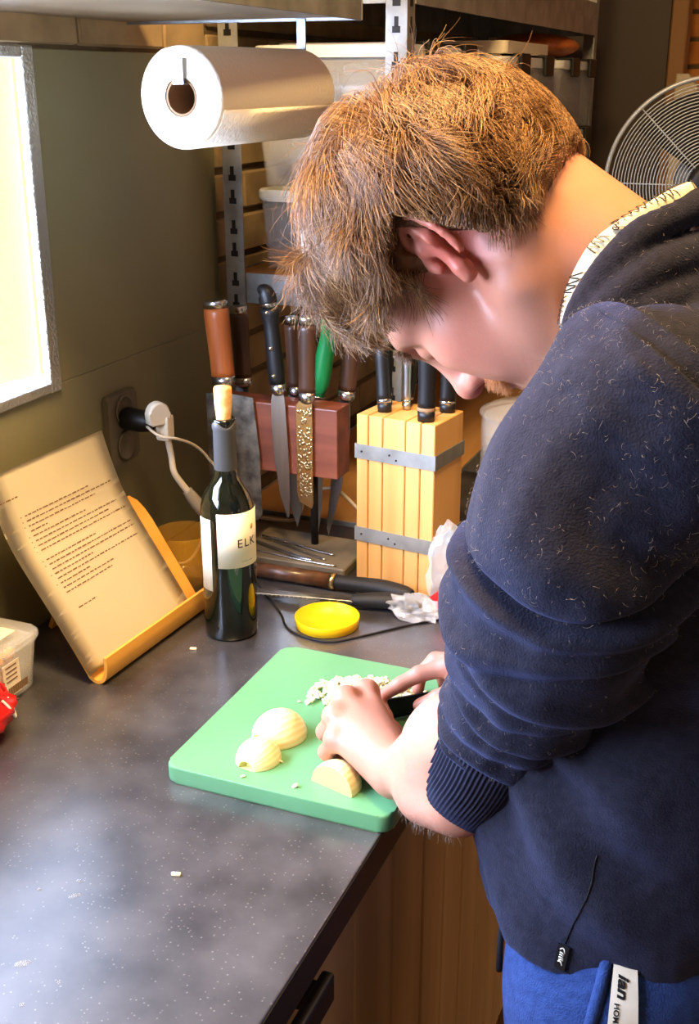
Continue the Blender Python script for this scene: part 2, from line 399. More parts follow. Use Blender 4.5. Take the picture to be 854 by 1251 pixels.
# ---- storage tubs and the jars in them
def tub(x0, x1, y0, y1, z0, z1, label, group='clear tubs on the shelving unit'):
    t = thing('storage_tub', label, 'tub', ((x0+x1)/2, (y0+y1)/2, z0), group)
    zl = z1-.022; w_ = .0025; ins = .012
    bm = NB()
    P0 = rrect(x0+ins, x1-ins, y0+ins, y1-ins, .02); P1 = rrect(x0+.004, x1-.004, y0+.004, y1-.004, .024)
    Q0 = rrect(x0+ins+w_, x1-ins-w_, y0+ins+w_, y1-ins-w_, .018); Q1 = rrect(x0+.004+w_, x1-.004-w_, y0+.004+w_, y1-.004-w_, .022)
    R = [[bm.verts.new((x, y, z)) for x, y in p] for p, z in ((P0, z0), (P1, zl), (Q1, zl), (Q0, z0+w_))]; n = len(P0)
    for a, b in zip(R, R[1:]):
        for k in range(n): bm.faces.new((a[k], a[(k+1) % n], b[(k+1) % n], b[k])).smooth = True
    bm.faces.new(R[0][::-1]); bm.faces.new(R[3])
    obj('body', bm, M['clear_plastic'], t)
    bm = NB()
    ext(bm, [(x, y, zl+.0005) for x, y in rrect(x0, x1, y0, y1, .026)], (0, 0, .018), bev=.004, seg=2)
    ext(bm, [(x, y, zl+.018) for x, y in rrect(x0+.03, x1-.03, y0+.03, y1-.03, .02)], (0, 0, .0038), bev=.001, seg=1)
    obj('lid', bm, M['frosted_lid'], t, label='frosted white lid')
    for yy in ((y0*.74+y1*.26), (y0*.26+y1*.74)):
        bm = NB(); box(bm, x1-.03, x1+.010, yy-.034, yy+.034, zl+.0195, zl+.0245, .002, 2); box(bm, x1+.003, x1+.011, yy-.034, yy+.034, zl-.016, zl+.0235, .003, 2)
        obj('clip', bm, M['black'], t, label='black clip')
    return t
tx0, tx1 = -.885, -.622
tub(tx0, tx1, 1.745, 2.14, .409, .540, 'bottom clear tub of the nearest stack on the shelf, holding a clip-top jar')
tub(tx0, tx1, 1.745, 2.14, .542, .645, 'middle clear tub of the nearest stack, behind the kitchen roll end')
tub(tx0, tx1, 1.745, 2.14, .647, .757, 'top clear tub of the nearest stack, hazy with jars, above the kitchen roll')
tub(tx0, tx1+.03, 2.19, 2.60, .409, .598, 'lower clear tub of the middle stack behind the head')
tub(tx0, tx1+.03, 2.19, 2.60, .600, .748, 'upper clear tub with black clips just above the head')
tub(tx0, tx1+.03, 2.65, 3.04, .409, .598, 'lower clear tub of the farthest stack beside the dark door')
tub(tx0, tx1+.03, 2.65, 3.04, .600, .748, 'upper clear tub of the farthest stack beside the dark door, under the brown loaf')
mat('jar_contents', rgb(224, 190, 128), .7, col2=rgb(238, 208, 150), scale=60)
mat('milky_contents', rgb(226, 226, 220), .7)
mat('rubber_orange', rgb(220, 120, 70), .6)
def clipjar(x, y, z, r, h, label, content, fill):
    t = thing('clip_top_jar', label, 'jar', (x, y, z), 'clip-top jars in the clear tubs')
    bm = NB(); lathe(bm, [(0, 0), (r*.9, 0), (r, .006), (r, h*.66), (r*.78, h*.76), (r*.78, h*.84), (r*.73, h*.84), (r*.73, h*.76), (r*.94, h*.65), (r*.94, .008), (0, .005)], (x, y, z), 24)
    obj('glass_body', bm, M['clear_glass'], t)
    bm = NB(); lathe(bm, [(0, h), (r*.5, h), (r*.8, h*.93), (r*.8, h*.875), (0, h*.875)], (x, y, z), 24); obj('lid', bm, M['clear_glass'], t)
    bm = NB(); lathe(bm, [(r*.7, h*.842), (r*.84, h*.842), (r*.84, h*.872), (r*.7, h*.872)], (x, y, z), 24); obj('seal', bm, M['rubber_orange'], t, label='orange rubber seal')
    bm = NB()
    for s in (-1, 1):
        tube(bm, cat([(x+s*r*.8, y, z+h*.78), (x+s*r*1.15, y-.004, z+h*.86), (x+s*r*1.2, y-.006, z+h*.70), (x+s*r*1.05, y-.006, z+h*.52)], 4), .0012, 6)
        tube(bm, cat([(x+s*r*.8, y, z+h*.78), (x+s*r*.9, y, z+h*.95), (x+s*r*.3, y, z+h*1.01)], 4), .0012, 6)
    obj('wire_clip', bm, M['steel'], t)
    bm = NB(); lathe(bm, [(0, .006), (r*.92, .006), (r*.93, h*fill), (0, h*fill+.002)], (x, y, z), 24); obj('contents', bm, M[content], t)
    return t
clipjar(-.824, 1.83, .4125, .030, .083, 'squat clip-top jar in the bottom tub of the nearest stack', 'jar_contents', .3)
clipjar(-.828, 1.83, .5455, .026, .070, 'left clip-top jar half full of yellow grain in the middle tub', 'jar_contents', .42)
clipjar(-.758, 1.83, .5455, .026, .070, 'right clip-top jar in the middle tub, next to the hair', 'milky_contents', .5)
clipjar(-.800, 1.83, .650, .027, .078, 'clip-top jar nearest the kitchen roll in the top hazy tub', 'milky_contents', .6)
clipjar(-.735, 1.83, .650, .027, .078, 'clip-top jar with pale contents in the middle of the top hazy tub', 'milky_contents', .62)
clipjar(-.672, 1.83, .650, .026, .078, 'clip-top jar nearest the front post in the top hazy tub', 'milky_contents', .6)
t = thing('spice_pot', 'small yellow pot in the bottom tub beside the hair', 'pot', (-.795, 1.80, .412))
bm = NB(); lathe(bm, [(0, 0), (.02, 0), (.021, .045), (0, .045)], (-.795, 1.80, .412), 20); obj('pot', bm, M['yellow_plastic'], t)
bm = NB(); lathe(bm, [(.0225, .0455), (.0225, .056), (.02, .058), (0, .058)], (-.795, 1.80, .412), 20); obj('lid', bm, M['white_plastic'], t)
bm = NB(); ext(bm, [(x, y, .7495) for x, y in rrect(-.80, -.60, 2.22, 2.55, .01)], (0, 0, .022), bev=.002)
tag(obj('white_box', bm, M['white_plastic']), 'flat white box lying on the upper tub of the middle stack', 'box')
bm = NB(); bmesh.ops.create_uvsphere(bm, u_segments=24, v_segments=12, radius=1); bmesh.ops.transform(bm, matrix=T(-.70, 2.83, .777) @ Matrix.Diagonal((.10, .15, .028, 1)), verts=bm.verts)
tag(obj('bread_loaf', bm, M['orange_wood'], smooth=True), 'flat brown crusty loaf on the farthest tub under the top shelf', 'bread')

# ================================================================== KITCHEN ROLL ON ITS HOLDER
ra, rb = Vector((-.698, 1.205, .684)), Vector((-.681, 1.483, .686)); ax = (rb-ra).normalized(); RL = (rb-ra).length
MR = T(*ra) @ axis(*ax)
t = thing('kitchen_roll', 'white kitchen paper roll hanging under the wall shelf', 'paper roll', ra)
bm = NB(); pr = [(.021, 0), (.050, 0), (.0535, .0012), (.0545, .004), (.0545, RL-.004), (.0535, RL-.001), (.050, RL), (.021, RL)]
lathe(bm, pr, n=64, M=MR); obj('paper', bm, M['kitchen_paper'], t)
bm = NB()                                         # loose last sheet
pts = [(.0556*math.cos(a), .0556*math.sin(a)) for a in np.linspace(-2.9, 1.2, 40)]
lay = [(x, y, .004) for x, y in pts]+[(x*1.008, y*1.008, .004) for x, y in pts[::-1]]
ext(bm, lay, (0, 0, RL-.008)); bmesh.ops.transform(bm, matrix=MR, verts=bm.verts); obj('loose_sheet', bm, M['kitchen_paper'], t, smooth=True)
bm = NB(); lathe(bm, [(.0178, .001), (.0208, .001), (.0208, RL-.001), (.0178, RL-.001), (.0178, .001)], n=32, M=MR); obj('core', bm, M['card'], t)
t = thing('roll_holder', 'flat grey metal holder strap carrying the kitchen roll', 'roll holder', (-.681, 1.49, .774))
top = Vector((-.6905, 1.345, .684+.0155))
bm = NB(); box(bm, -.007, .007, -.004, RL+.02, 0, .0018, M=T(ra.x, ra.y, ra.z+.0132) @ RZ(-math.atan2(ax.x, ax.y))); obj('rod', bm, M['galvanised'], t)
bm = NB(); box(bm, ra.x-.0075, ra.x+.0075, ra.y-.0052, ra.y-.0034, ra.z+.0132, ra.z+.0405, .0006, 1); obj('end_tab', bm, M['galvanised'], t)
bm = NB(); box(bm, rb.x-.0065, rb.x+.0065, rb.y+.0105, rb.y+.0122, rb.z+.010, .7775, .0005, 1); obj('strap', bm, M['galvanised'], t)

# ================================================================== SOCKET, PLUGS, CABLES
t = thing('wall_socket', 'double wall socket on the dark backsplash behind the recipe stand', 'socket', (-.94, 1.392, .176))
bm = NB(); ext(bm, [(-.9395, y, z) for y, z in rrect(1.356, 1.432, .172, .277, .006)], (.011, 0, 0), bev=.003); obj('frame', bm, M['socket_plastic'], t)
for z in (.2515, .1985):
    bm = NB(); lathe(bm, [(.0, .0), (.021, 0), (.0225, .0035), (.019, .0035), (.018, .0008), (0, .0008)], n=28, M=T(-.9285, 1.394, z) @ RY(PI/2)); obj('outlet', bm, M['socket_plastic'], t)
t = thing('power_adapter', 'black adapter plugged in the double wall socket', 'adapter', (-.92, 1.394, .232))
bm = NB(); lathe(bm, [(0, 0), (.016, 0), (.0175, .004), (.0165, .03), (.013, .046), (.009, .052), (0, .052)], n=24, M=T(-.9255, 1.394, .2515-.012) @ axis(1, -.12, -.02)); obj('body', bm, M['black'], t)
t = thing('angled_plug', 'cream angled mains plug and cable hanging beside the wall socket', 'plug', (-.862, 1.398, .25))
bm = NB(); MP = T(-.872, 1.389, .256) @ RZ(math.radians(-32)) @ RY(PI/2)
ext(bm, [(MP @ Vector((x, y, 0))) for x, y in [(.0165*math.cos(a), .0165*math.sin(a)) for a in np.linspace(PI/2, 1.5*PI, 14)]+[(.014, -.0165), (.018, -.011), (.018, .011), (.014, .0165)]], MP.to_3x3() @ Vector((0, 0, .017)), bev=.003, smooth=True)
box(bm, -.010, .012, -.012, .008, -.034, .004, .004, 2, M=T(-.862, 1.398, .247)); obj('plug_head', bm, M['white_plastic'], t)
cp = cat([(-.861, 1.399, .222, .0052), (-.857, 1.402, .19, .0048), (-.850, 1.396, .166, .0048), (-.842, 1.402, .147, .005), (-.835, 1.408, .133, .0052)], 6)
bm = NB(); tube(bm, cp[:, :3], cp[:, 3], 10); obj('cord', bm, M['white_plastic'], t)
cp = cat([(-.836, 1.407, .135, .0075), (-.829, 1.413, .120, .0098), (-.820, 1.420, .102, .0095), (-.813, 1.427, .088, .006), (-.806, 1.432, .07, .0045), (-.806, 1.448, .03, .0045), (-.815, 1.462, .0052, .0045), (-.87, 1.60, .0052, .0045)], 6)
bm = NB(); tube(bm, cp[:, :3], cp[:, 3], 10); obj('inline_switch', bm, M['grey_plastic'], t)
bm = NB(); tube(bm, cat([(-.880, 1.378, .236), (-.856, 1.372, .226), (-.838, 1.392, .218), (-.832, 1.43, .198), (-.828, 1.46, .17), (-.826, 1.480, .135), (-.842, 1.462, .05), (-.862, 1.445, .004), (-.90, 1.425, .003)], 6), .002, 8)
tag(obj('thin_cable', bm, M['white_plastic']), 'thin white cable curving from the adapter to behind the bottle', 'cable')
bm = NB(); tube(bm, cat([(-.86, 1.66, .003), (-.78, 1.655, .01), (-.757, 1.65, .05), (-.735, 1.65, .07), (-.70, 1.652, .075), (-.66, 1.66, .04), (-.62, 1.675, .004)], 8), .003, 8)
tag(obj('white_cable', bm, M['white_plastic']), 'loop of white cable on the worktop behind the magnetic stand', 'cable')
bm = NB(); tube(bm, cat([(-.60, 1.665, .004), (-.64, 1.672, .05), (-.655, 1.674, .12), (-.635, 1.675, .155), (-.612, 1.672, .17), (-.605, 1.672, .09), (-.60, 1.675, .02), (-.58, 1.677, .004)], 8), .003, 8)
tag(obj('black_cable', bm, M['black_rubber']), 'loop of black cable between magnetic stand and beech block', 'cable')
bm = NB(); tube(bm, cat([(-.80, 1.465, .002), (-.75, 1.435, .0016), (-.70, 1.383, .0016), (-.650, 1.331, .0016), (-.628, 1.300, .0016), (-.607, 1.283, .0016), (-.575, 1.275, .0016), (-.545, 1.280, .0016), (-.51, 1.318, .0016), (-.475, 1.36, .0016), (-.44, 1.395, .0016), (-.38, 1.45, .0016)], 8), .0015, 8)
tag(obj('thin_black_cord', bm, M['black_rubber']), 'thin black cord curving round the yellow lid on the worktop', 'cord')

# ================================================================== RECIPE STAND
ang = math.radians(-2.5); MS = T(-.775, 1.055, 0) @ RZ(ang)      # local x towards the room, y along the front lip
prof = [(.012, .034), (.0125, .020), (.009, .006), (.001, .0008), (-.008, .004), (-.014, .014), (-.060, .085), (-.104, .153)]
prof = [tuple(p) for p in cat([(a, b) for a, b in prof], 5)]
th = .0045
out = []
for i, p in enumerate(prof):
    a = Vector(prof[max(i-1, 0)]); b = Vector(prof[min(i+1, len(prof)-1)]); d = (b-a).normalized(); out.append((p[0]-d.y*th, p[1]+d.x*th))
t = thing('recipe_stand', 'yellow bent-wood recipe stand holding white sheets by the window', 'stand', (-.80, 1.18, 0))
inn = prof; W_ = .262
zmin = min(q[1] for q in out+inn)
bm = NB(); ext(bm, [(x, .009, z-zmin) for x, z in inn]+[(x, .009, z-zmin) for x, z in out[::-1]], (0, W_-.009, 0))
for v in bm.verts:                                    # round the two upper corners of the back plate
    hgt = (v.co.z-.115)/.04
    if hgt > 0:
        f = min(hgt, 1); f = .018*(1-math.sqrt(max(0, 1-f*f)))
        v.co.y += f if v.co.y < W_/2 else -f
bmesh.ops.transform(bm, matrix=MS, verts=bm.verts); obj('bent_plate', bm, M['stand_wood'], t)
bm = NB(); ext(bm, [(-.10, .11, .128), (-.155, .11, .003), (-.150, .11, .0), (-.095, .11, .122)], (0, .05, 0)); bmesh.ops.transform(bm, matrix=MS, verts=bm.verts); obj('prop', bm, M['stand_wood'], t)
# sheets: a curve up the plate that bends back at the top
side = cat([(-.004, .0095), (-.0125, .0225), (-.055, .087), (-.0985, .1535), (-.117, .195), (-.134, .247)], 8)
L_ = np.concatenate([[0], np.cumsum(np.linalg.norm(np.diff(side, axis=0), axis=1))])
def on_sheet(s, tt, off=0, lean=0):
    """s 0..1 across the sheet from its left edge, tt metres from the bottom"""
    x = np.interp(tt, L_, side[:, 0]); z = np.interp(tt, L_, side[:, 1]); e = .004
    dx = np.interp(tt+e, L_, side[:, 0])-np.interp(tt-e, L_, side[:, 0]); dz = np.interp(tt+e, L_, side[:, 1])-np.interp(tt-e, L_, side[:, 1]); n = math.hypot(dx, dz)
    return MS @ Vector((x+dz/n*off, .0005+.229*s-.003*(2-lean)*tt/.28, z-dx/n*off-zmin+.001))
SL = L_[-1]
for k in range(3):
    bm = NB(); o0 = k*.0012; V = []
    for j in range(41):
        V.append([bm.verts.new(on_sheet(s, SL*j/40*(1-.006*(2-k)), o0, k)) for s in np.linspace(0, 1, 9)])
    for j in range(40):
        for i in range(8): bm.faces.new((V[j][i], V[j][i+1], V[j+1][i+1], V[j+1][i])).smooth = True
    r = bmesh.ops.solidify(bm, geom=bm.faces[:], thickness=.0004)
    lb = ('bottom sheet of the paper pile on the recipe stand', 'middle sheet of the paper pile on the recipe stand', 'printed white recipe sheet lying on top on the stand')[k]
    sh = obj('recipe_sheet', bm, M['paper']); tag(sh, lb, 'paper', 'sheets on the recipe stand')
rr = random.Random(3)
bm = NB()
def word(s0, s1, tt, h=.0016, dark=1):
    q = [on_sheet(s, t_, .0024+.0005, 2) for s, t_ in ((s0, tt), (s1, tt), (s1, tt+h), (s0, tt+h))]
    bm.faces.new([bm.verts.new(p) for p in q])
def line(s0, s1, tt, bullet=False):
    s = s0
    if bullet: word(s0-.035, s0-.027, tt+.0004, .0012)
    while s < s1:
        L1 = rr.uniform(.012, .045); word(s, min(s+L1, s1), tt, rr.uniform(.0013, .0019)); s += L1+.008
ends = [.72, .92, .75, .30, .62, .90, .80, .95, .14, .60, .92, .93, .50, .92, .42, .62, .58]
for i, e in enumerate(ends): line(.16, e, SL-.062-.0068*i, i in (0, 1, 2, 4, 5, 6, 7, 9, 10, 12, 14))
line(.02, .16, SL-.036); line(.18, .34, SL-.195)
obj('lettering', bm, M['ink'], sh, label='rows of small brown print', kind='stuff')

# ================================================================== WINE BOTTLE
bx, by = -.689, 1.259
t = thing('wine_bottle', 'dark corked wine bottle with cream label on the worktop', 'bottle', (bx, by, 0))
prof = [(0, .004), (.02, .003), (.033, 0), (.0353, .004), (.0357, .02), (.0357, .172), (.0345, .185), (.0300, .199), (.0215, .212), (.0165, .221), (.0145, .232), (.0138, .285), (.0150, .286), (.0150, .2975), (.0140, .300), (.0095, .300), (.0095, .28), (0, .28)]
bm = NB(); lathe(bm, prof, (bx, by, 0), 56); obj('glass', bm, M['dark_bottle'], t)
bm = NB(); lathe(bm, [(.0146, .2325), (.0149, .2335), (.0145, .284), (.0157, .2865), (.0157, .293), (.0150, .2935)], (bx, by, 0), 40)
for v in bm.verts:
    if v.co.z > .29: v.co.z += .004*math.sin(3*math.atan2(v.co.y-by, v.co.x-bx)+1)
obj('foil_capsule', bm, M['capsule'], t, smooth=True)
bm = NB(); lathe(bm, [(0, .282), (.0092, .282), (.0094, .301), (.0112, .318), (.0116, .338), (.0108, .3405), (0, .3405)], (bx, by, 0), 28); obj('cork', bm, M['cork'], t)
va = math.atan2(-by, -bx)                              # direction from the bottle towards the viewer
def wrap(name, m, a0, a1, z0, z1, r=.0361):
    bm = NB(); n = 30; A = np.linspace(a0, a1, n+1)
    V = [[bm.verts.new((bx+rr_*math.cos(a), by+rr_*math.sin(a), z)) for a in A] for rr_, z in ((r-.0003, z0), (r, z0), (r, z1), (r-.0003, z1))]
    for p, q in zip(V, V[1:]):
        for k in range(n): bm.faces.new((p[k], p[k+1], q[k+1], q[k])).smooth = True
    return obj(name, bm, m, t)
lab = wrap('front_label', M['label_paper'], va-.42, va+1.62, .1065, .1815)
wrap('back_label', M['label_paper'], va-1.35, va-.68, .072, .172)
def bend(s, size, a, z, bold=0, sh=0, m='print_ink', nm='lettering'):
    b = text(s, size, sh, .00015, bold)
    bmesh.ops.subdivide_edges(b, edges=[e for e in b.edges if e.calc_length() > .002], cuts=1)
    for v in b.verts:
        x, y, zz = v.co; an = va+a+x/.0361; r = .03635+zz; v.co = (bx+r*math.cos(an), by+r*math.sin(an), z+y)
    obj(nm, b, M[m], lab, kind='stuff' if len(s) > 1 else None)
mat('gold_print', rgb(206, 170, 96), .5)
for ch, a in (('E', .30), ('L', .58), ('K', .84)): bend(ch, .0165, a, .1345, nm='letter')
bend('-- ------ - ----', .0036, .46, .1135)
b = NB(); lathe(b, [(0, 0), (.0028, 0), (.0028, .0002), (0, .0002)], n=12)
for v in b.verts:
    x, y, zz = v.co; an = va+.98+x/.0361; v.co = (bx+(.0363+zz)*math.cos(an), by+(.0363+zz)*math.sin(an), .160+y*1.3)
obj('emblem', b, M['gold_print'], lab, label='faint gold emblem')

# ================================================================== AMBER GLASS, SNACK TUB, RED PACKET
bm = NB(); lathe(bm, [(0, 0), (.030, 0), (.034, .004), (.041, .05), (.043, .084), (.0415, .0855), (.040, .084), (.038, .05), (.031, .008), (0, .007)], (-.825, 1.372, 0), 48)
tag(obj('amber_tumbler', bm, M['amber']), 'amber glass tumbler between the recipe stand and the bottle', 'glass')
t = thing('snack_tub', 'clear lidded snack tub with paper label in front of recipe stand', 'tub', (-.885, 1.0, 0))
x0, x1, y0, y1 = -.928, -.836, .958, 1.044
bm = NB(); R = []
for ins, z in ((.010, .0005), (.007, .004), (.001, .066), (.003, .066), (.009, .005), (.012, .003)):
    R.append([bm.verts.new((x, y, z)) for x, y in rrect(x0+ins, x1-ins, y0+ins, y1-ins, .016)])
for a, b in zip(R, R[1:]):
    for k in range(len(a)): bm.faces.new((a[k], a[(k+1) % len(a)], b[(k+1) % len(a)], b[k])).smooth = True
bm.faces.new(R[0][::-1]); bm.faces.new(R[-1]); obj('body', bm, M['clear_plastic'], t)
bm = NB(); ext(bm, [(x, y, .0665) for x, y in rrect(x0-.003, x1+.003, y0-.003, y1+.003, .018)], (0, 0, .009), bev=.003, smooth=True); li = obj('lid', bm, M['clear_plastic'], t)
bm = NB(); ext(bm, [(x, y, .0758) for x, y in rrect(x0+.012, x1-.022, y0+.008, y1-.020, .003)], (0, 0, .0005)); obj('paper_label', bm, M['paper'], li)
bm = NB()
for k in range(4):
    q = [(x0+.024+.008*k, y0+.02), (x0+.024+.008*k, y1-.034), (x0+.0255+.008*k, y1-.034), (x0+.0255+.008*k, y0+.02)]; bm.faces.new([bm.verts.new((x, y, .0764)) for x, y in q])
obj('print', bm, M['ink'], li)
bm = NB(); box(bm, x1-.0030, x1-.0018, y0+.012, y1-.044, .012, .055); obj('side_label', bm, M['label_paper'], t, label='cream side label')
bm = NB()
for k in range(26): box(bm, x1-.0017, x1-.0013, y0+.018+k*.0014, y0+.0187+k*.0014+.0006*(k % 3 == 0), .014, .024)
for k in range(4): box(bm, x1-.0017, x1-.0013, y0+.016, y1-.05, .032+.006*k, .0335+.006*k)
obj('barcode', bm, M['ink'], t)
rr = random.Random(5)
for k in range(8):
    bm = NB(); bmesh.ops.create_icosphere(bm, subdivisions=2, radius=.0125)
    for v in bm.verts: v.co *= 1+.25*noise.noise(v.co*90+Vector((k, 0, 0)))
    px, py, pz = rr.uniform(x0+.027, x1-.026), (1.012 if k < 5 else rr.uniform(y0+.03, y1-.03)), .017+.020*(k % 3)*.8
    if k < 5: px = x1-.030-.012*(k % 2)
    bmesh.ops.transform(bm, matrix=T(px, py, pz) @ RZ(rr.random()*6) @ Matrix.Diagonal((1, .8, .75, 1)), verts=bm.verts)
    tag(obj('dried_apricot', bm, M['dried_fruit'], smooth=True), 'yellow piece of dried fruit inside the clear snack tub', 'dried fruit', 'dried fruit in the snack tub')
t = thing('snack_packet', 'shiny red foil packet at the near edge of the worktop by the window', 'packet', (-.845, .925, 0))
bm = NB(); bmesh.ops.create_uvsphere(bm, u_segments=32, v_segments=16, radius=1)
for v in bm.verts:
    x, y, z = v.co; n_ = 1+.30*noise.noise(Vector((x*2.6, y*2.6, z*2.6)))+.10*noise.noise(Vector((x*7, y*7, z*7))); v.co = Vector((x*.040*n_, y*.055*n_, .030+z*.030*(1+.1*noise.noise(v.co*4))))
bmesh.ops.transform(bm, matrix=T(-.830, .902, 0), verts=bm.verts); obj('pouch', bm, M['red_foil'], t, smooth=True)
bm = NB(); ext(bm, [(-.830+.034*math.cos(a), .917+.004*math.sin(3*a), .052+.018*math.sin(a)) for a in np.linspace(.3, 2.8, 16)]+[(-.830+.041*math.cos(a), .917, .056+.024*math.sin(a)) for a in np.linspace(2.8, .3, 16)], (0, .001, 0)); obj('crimped_seal', bm, M['red_foil'], t)
bm = NB(); tube(bm, cat([(-.798, .917, .048), (-.7915, .922, .036), (-.792, .929, .022), (-.7975, .934, .03), (-.802, .931, .044)], 5), .0015, 6); obj('printed_swirl', bm, M['white_print'], t, label='white printed curve')

# ================================================================== MAGNETIC KNIFE STAND
t = thing('magnetic_knife_stand', 'red-brown magnetic wood block on a rod and slate base', 'knife stand', (-.70, 1.53, 0))
bm = NB(); box(bm, -.80, -.615, 1.478, 1.600, 0, .015, .002, 1); obj('base', bm, M['slate'], t, label='grey slate base')
for x in (-.699, -.83):
    bm = NB(); tube(bm, [(x, 1.56, .0152 if x > -.8 else .003), (x, 1.56, .142)], .006, 14); obj('leg', bm, M['dark_metal'], t)
bm = NB(); box(bm, -.868, -.650, 1.537, 1.585, .134, .243, .002, 2); obj('wood_block', bm, M['mahogany'], t)
def knife(name, label, p_top, p_bot, handle, hr, blade=None, bm_mat='brushed_steel', y=1.5, hprof=None, cap='steel', bolster=.014, group='knives on the magnetic stand', rivets=0, flat=.75):
    """hanging knife: handle from p_top to p_bot in the plane y, blade outline (x,z) below it"""
    t = thing(name, label, 'knife', (p_bot[0], y, min(q[1] for q in blade) if blade else p_bot[1]), group)
    A, B = Vector((p_top[0], y, p_top[1])), Vector((p_bot[0], y, p_bot[1])); d = (B-A); L1 = d.length; d.normalize()
    hp = hprof or [(0, .98), (.08, 1.04), (.4, 1.0), (.75, .94), (1, .98)]
    bm = NB(); pts = [A+d*(L1*q) for q in np.linspace(.012/L1 if cap else 0, 1-bolster/L1, 14)]
    rad = [hr*np.interp(q, [a for a, _ in hp], [b for _, b in hp]) for q in np.linspace(0, 1, 14)]
    tube(bm, pts, rad, 16, sx=flat if abs(d.z) > .5 else 1, sy=1); ho = obj('handle', bm, M[handle], t)
    if cap:
        bm = NB(); tube(bm, [A, A+d*.002, A+d*.0122], [hr*.86, hr*1.0, hr*1.0], 16, sx=flat); obj('end_cap', bm, M[cap], t)
    bm = NB(); tube(bm, [B-d*bolster, B-d*.001, B+d*.004], [hr*.99, hr*.95, hr*.5], 16, sx=flat); obj('bolster', bm, M['steel'], t)
    if rivets:
        for q in rivets:
            bm = NB(); c = A+d*(L1*q); lathe(bm, [(0, -hr*1.02), (.0032, -hr*1.0), (.0032, hr*1.0), (0, hr*1.02)], n=12, M=T(*c) @ RX(PI/2)); obj('rivet', bm, M['steel'], ho)
    if blade:
        bm = NB(); ext(bm, [(x, y-.0011, z) for x, z in blade], (0, .0022, 0), bev=.0006, seg=1); obj('blade', bm, M[bm_mat], t)
    return t
YF, YB = 1.5345, 1.5885
knife('nakiri_knife', 'orange-wood handled cleaver with dark mottled blade behind the bottle', (-.846, .395), (-.836, .266), 'orange_wood', .0195,
      [(-.842, .272), (-.826, .272), (-.824, .252), (-.787, .250), (-.778, .16), (-.7765, .062), (-.784, .052), (-.868, .052), (-.868, .250), (-.846, .252)], 'dark_blade', y=YF-.002)
knife('chef_knife', 'black riveted chef knife with curved butt on the magnetic stand', (-.757, .400), (-.744, .262), 'black', .0125,
      [(-.752, .268), (-.7365, .266), (-.7335, .252), (-.729, .17), (-.7275, .10), (-.730, .066), (-.7325, .062), (-.744, .10), (-.753, .16), (-.7565, .22), (-.7565, .250)], 'brushed_steel', y=YF-.002,
      hprof=[(0, 1.25), (.06, 1.2), (.18, .95), (.5, 1.02), (.8, 1.08), (1, 1.0)], rivets=(.12, .5, .8))
kc = [o for o in COL.objects if o.name.startswith('chef_knife')][0]
bm = NB(); tube(bm, cat([(-.757, YF-.002, .396, .014), (-.760, YF-.002, .408, .0142), (-.766, YF-.002, .413, .011), (-.772, YF-.002, .411, .006)], 4)[:, :3], [.0142, .0142, .0142, .0142, .014, .0135, .013, .012, .011, .0098, .0085, .007, .005], 14, sx=.8); obj('curved_butt', bm, M['black'], kc)
knife('santoku_knife', 'dark wood handled knife with gold-lit hammered blade on the magnetic stand', (-.696, .381), (-.697, .254), 'walnut', .0135,
      [(-.703, .262), (-.690, .262), (-.6885, .250), (-.6885, .092), (-.691, .084), (-.712, .093), (-.7155, .11), (-.7155, .246)], 'hammered_blade', y=YF-.002)
ks = [o for o in COL.objects if o.name.startswith('santoku_knife')][0]
bm = NB(); rr = random.Random(9)
for k in range(150):
    x = rr.uniform(-.712, -.6905); z = rr.uniform(.102, .243)
    lathe(bm, [(0, .0005), (.0012, .0004), (.0021, 0)], n=6, M=T(x, YF-.0033, z) @ RX(PI/2) @ Matrix.Diagonal((1, rr.uniform(.8, 1.6), 1, 1)))
o = obj('hammer_marks', bm, M['hammered_blade'], ks, kind='stuff')
knife('bread_knife', 'dark brown handled knife at the back left of the magnetic stand', (-.840, .376), (-.834, .250), 'walnut', .0145, [(-.842, .26), (-.826, .26), (-.824, .05), (-.836, .03), (-.850, .05), (-.850, .24)], y=YB+.006)
knife('carving_knife', 'slim dark brown handled knife directly behind the hammered knife', (-.750, .366), (-.745, .244), 'walnut', .0115, [(-.751, .255), (-.738, .255), (-.737, .05), (-.745, .024), (-.757, .06), (-.757, .24)], y=YB+.006)
knife('boning_knife', 'green plastic handled knife at the back of the magnetic stand', (-.678, .389), (-.708, .244), 'green_plastic', .0135, [(-.716, .252), (-.699, .252), (-.6965, .18), (-.702, .06), (-.708, .020), (-.716, .05), (-.722, .15)], y=YB+.006,
      cap=None, bolster=.004, hprof=[(0, .9), (.05, 1.15), (.15, 1.25), (.35, .95), (.6, 1.1), (.85, 1.2), (1, .8)])
knife('utility_knife', 'brown pakkawood handled knife at the right end of the magnetic stand', (-.644, .380), (-.660, .246), 'walnut', .0145, [(-.670, .255), (-.653, .255), (-.6535, .19), (-.668, .10), (-.690, .018), (-.693, .03), (-.684, .12), (-.674, .22)], y=YB+.006)

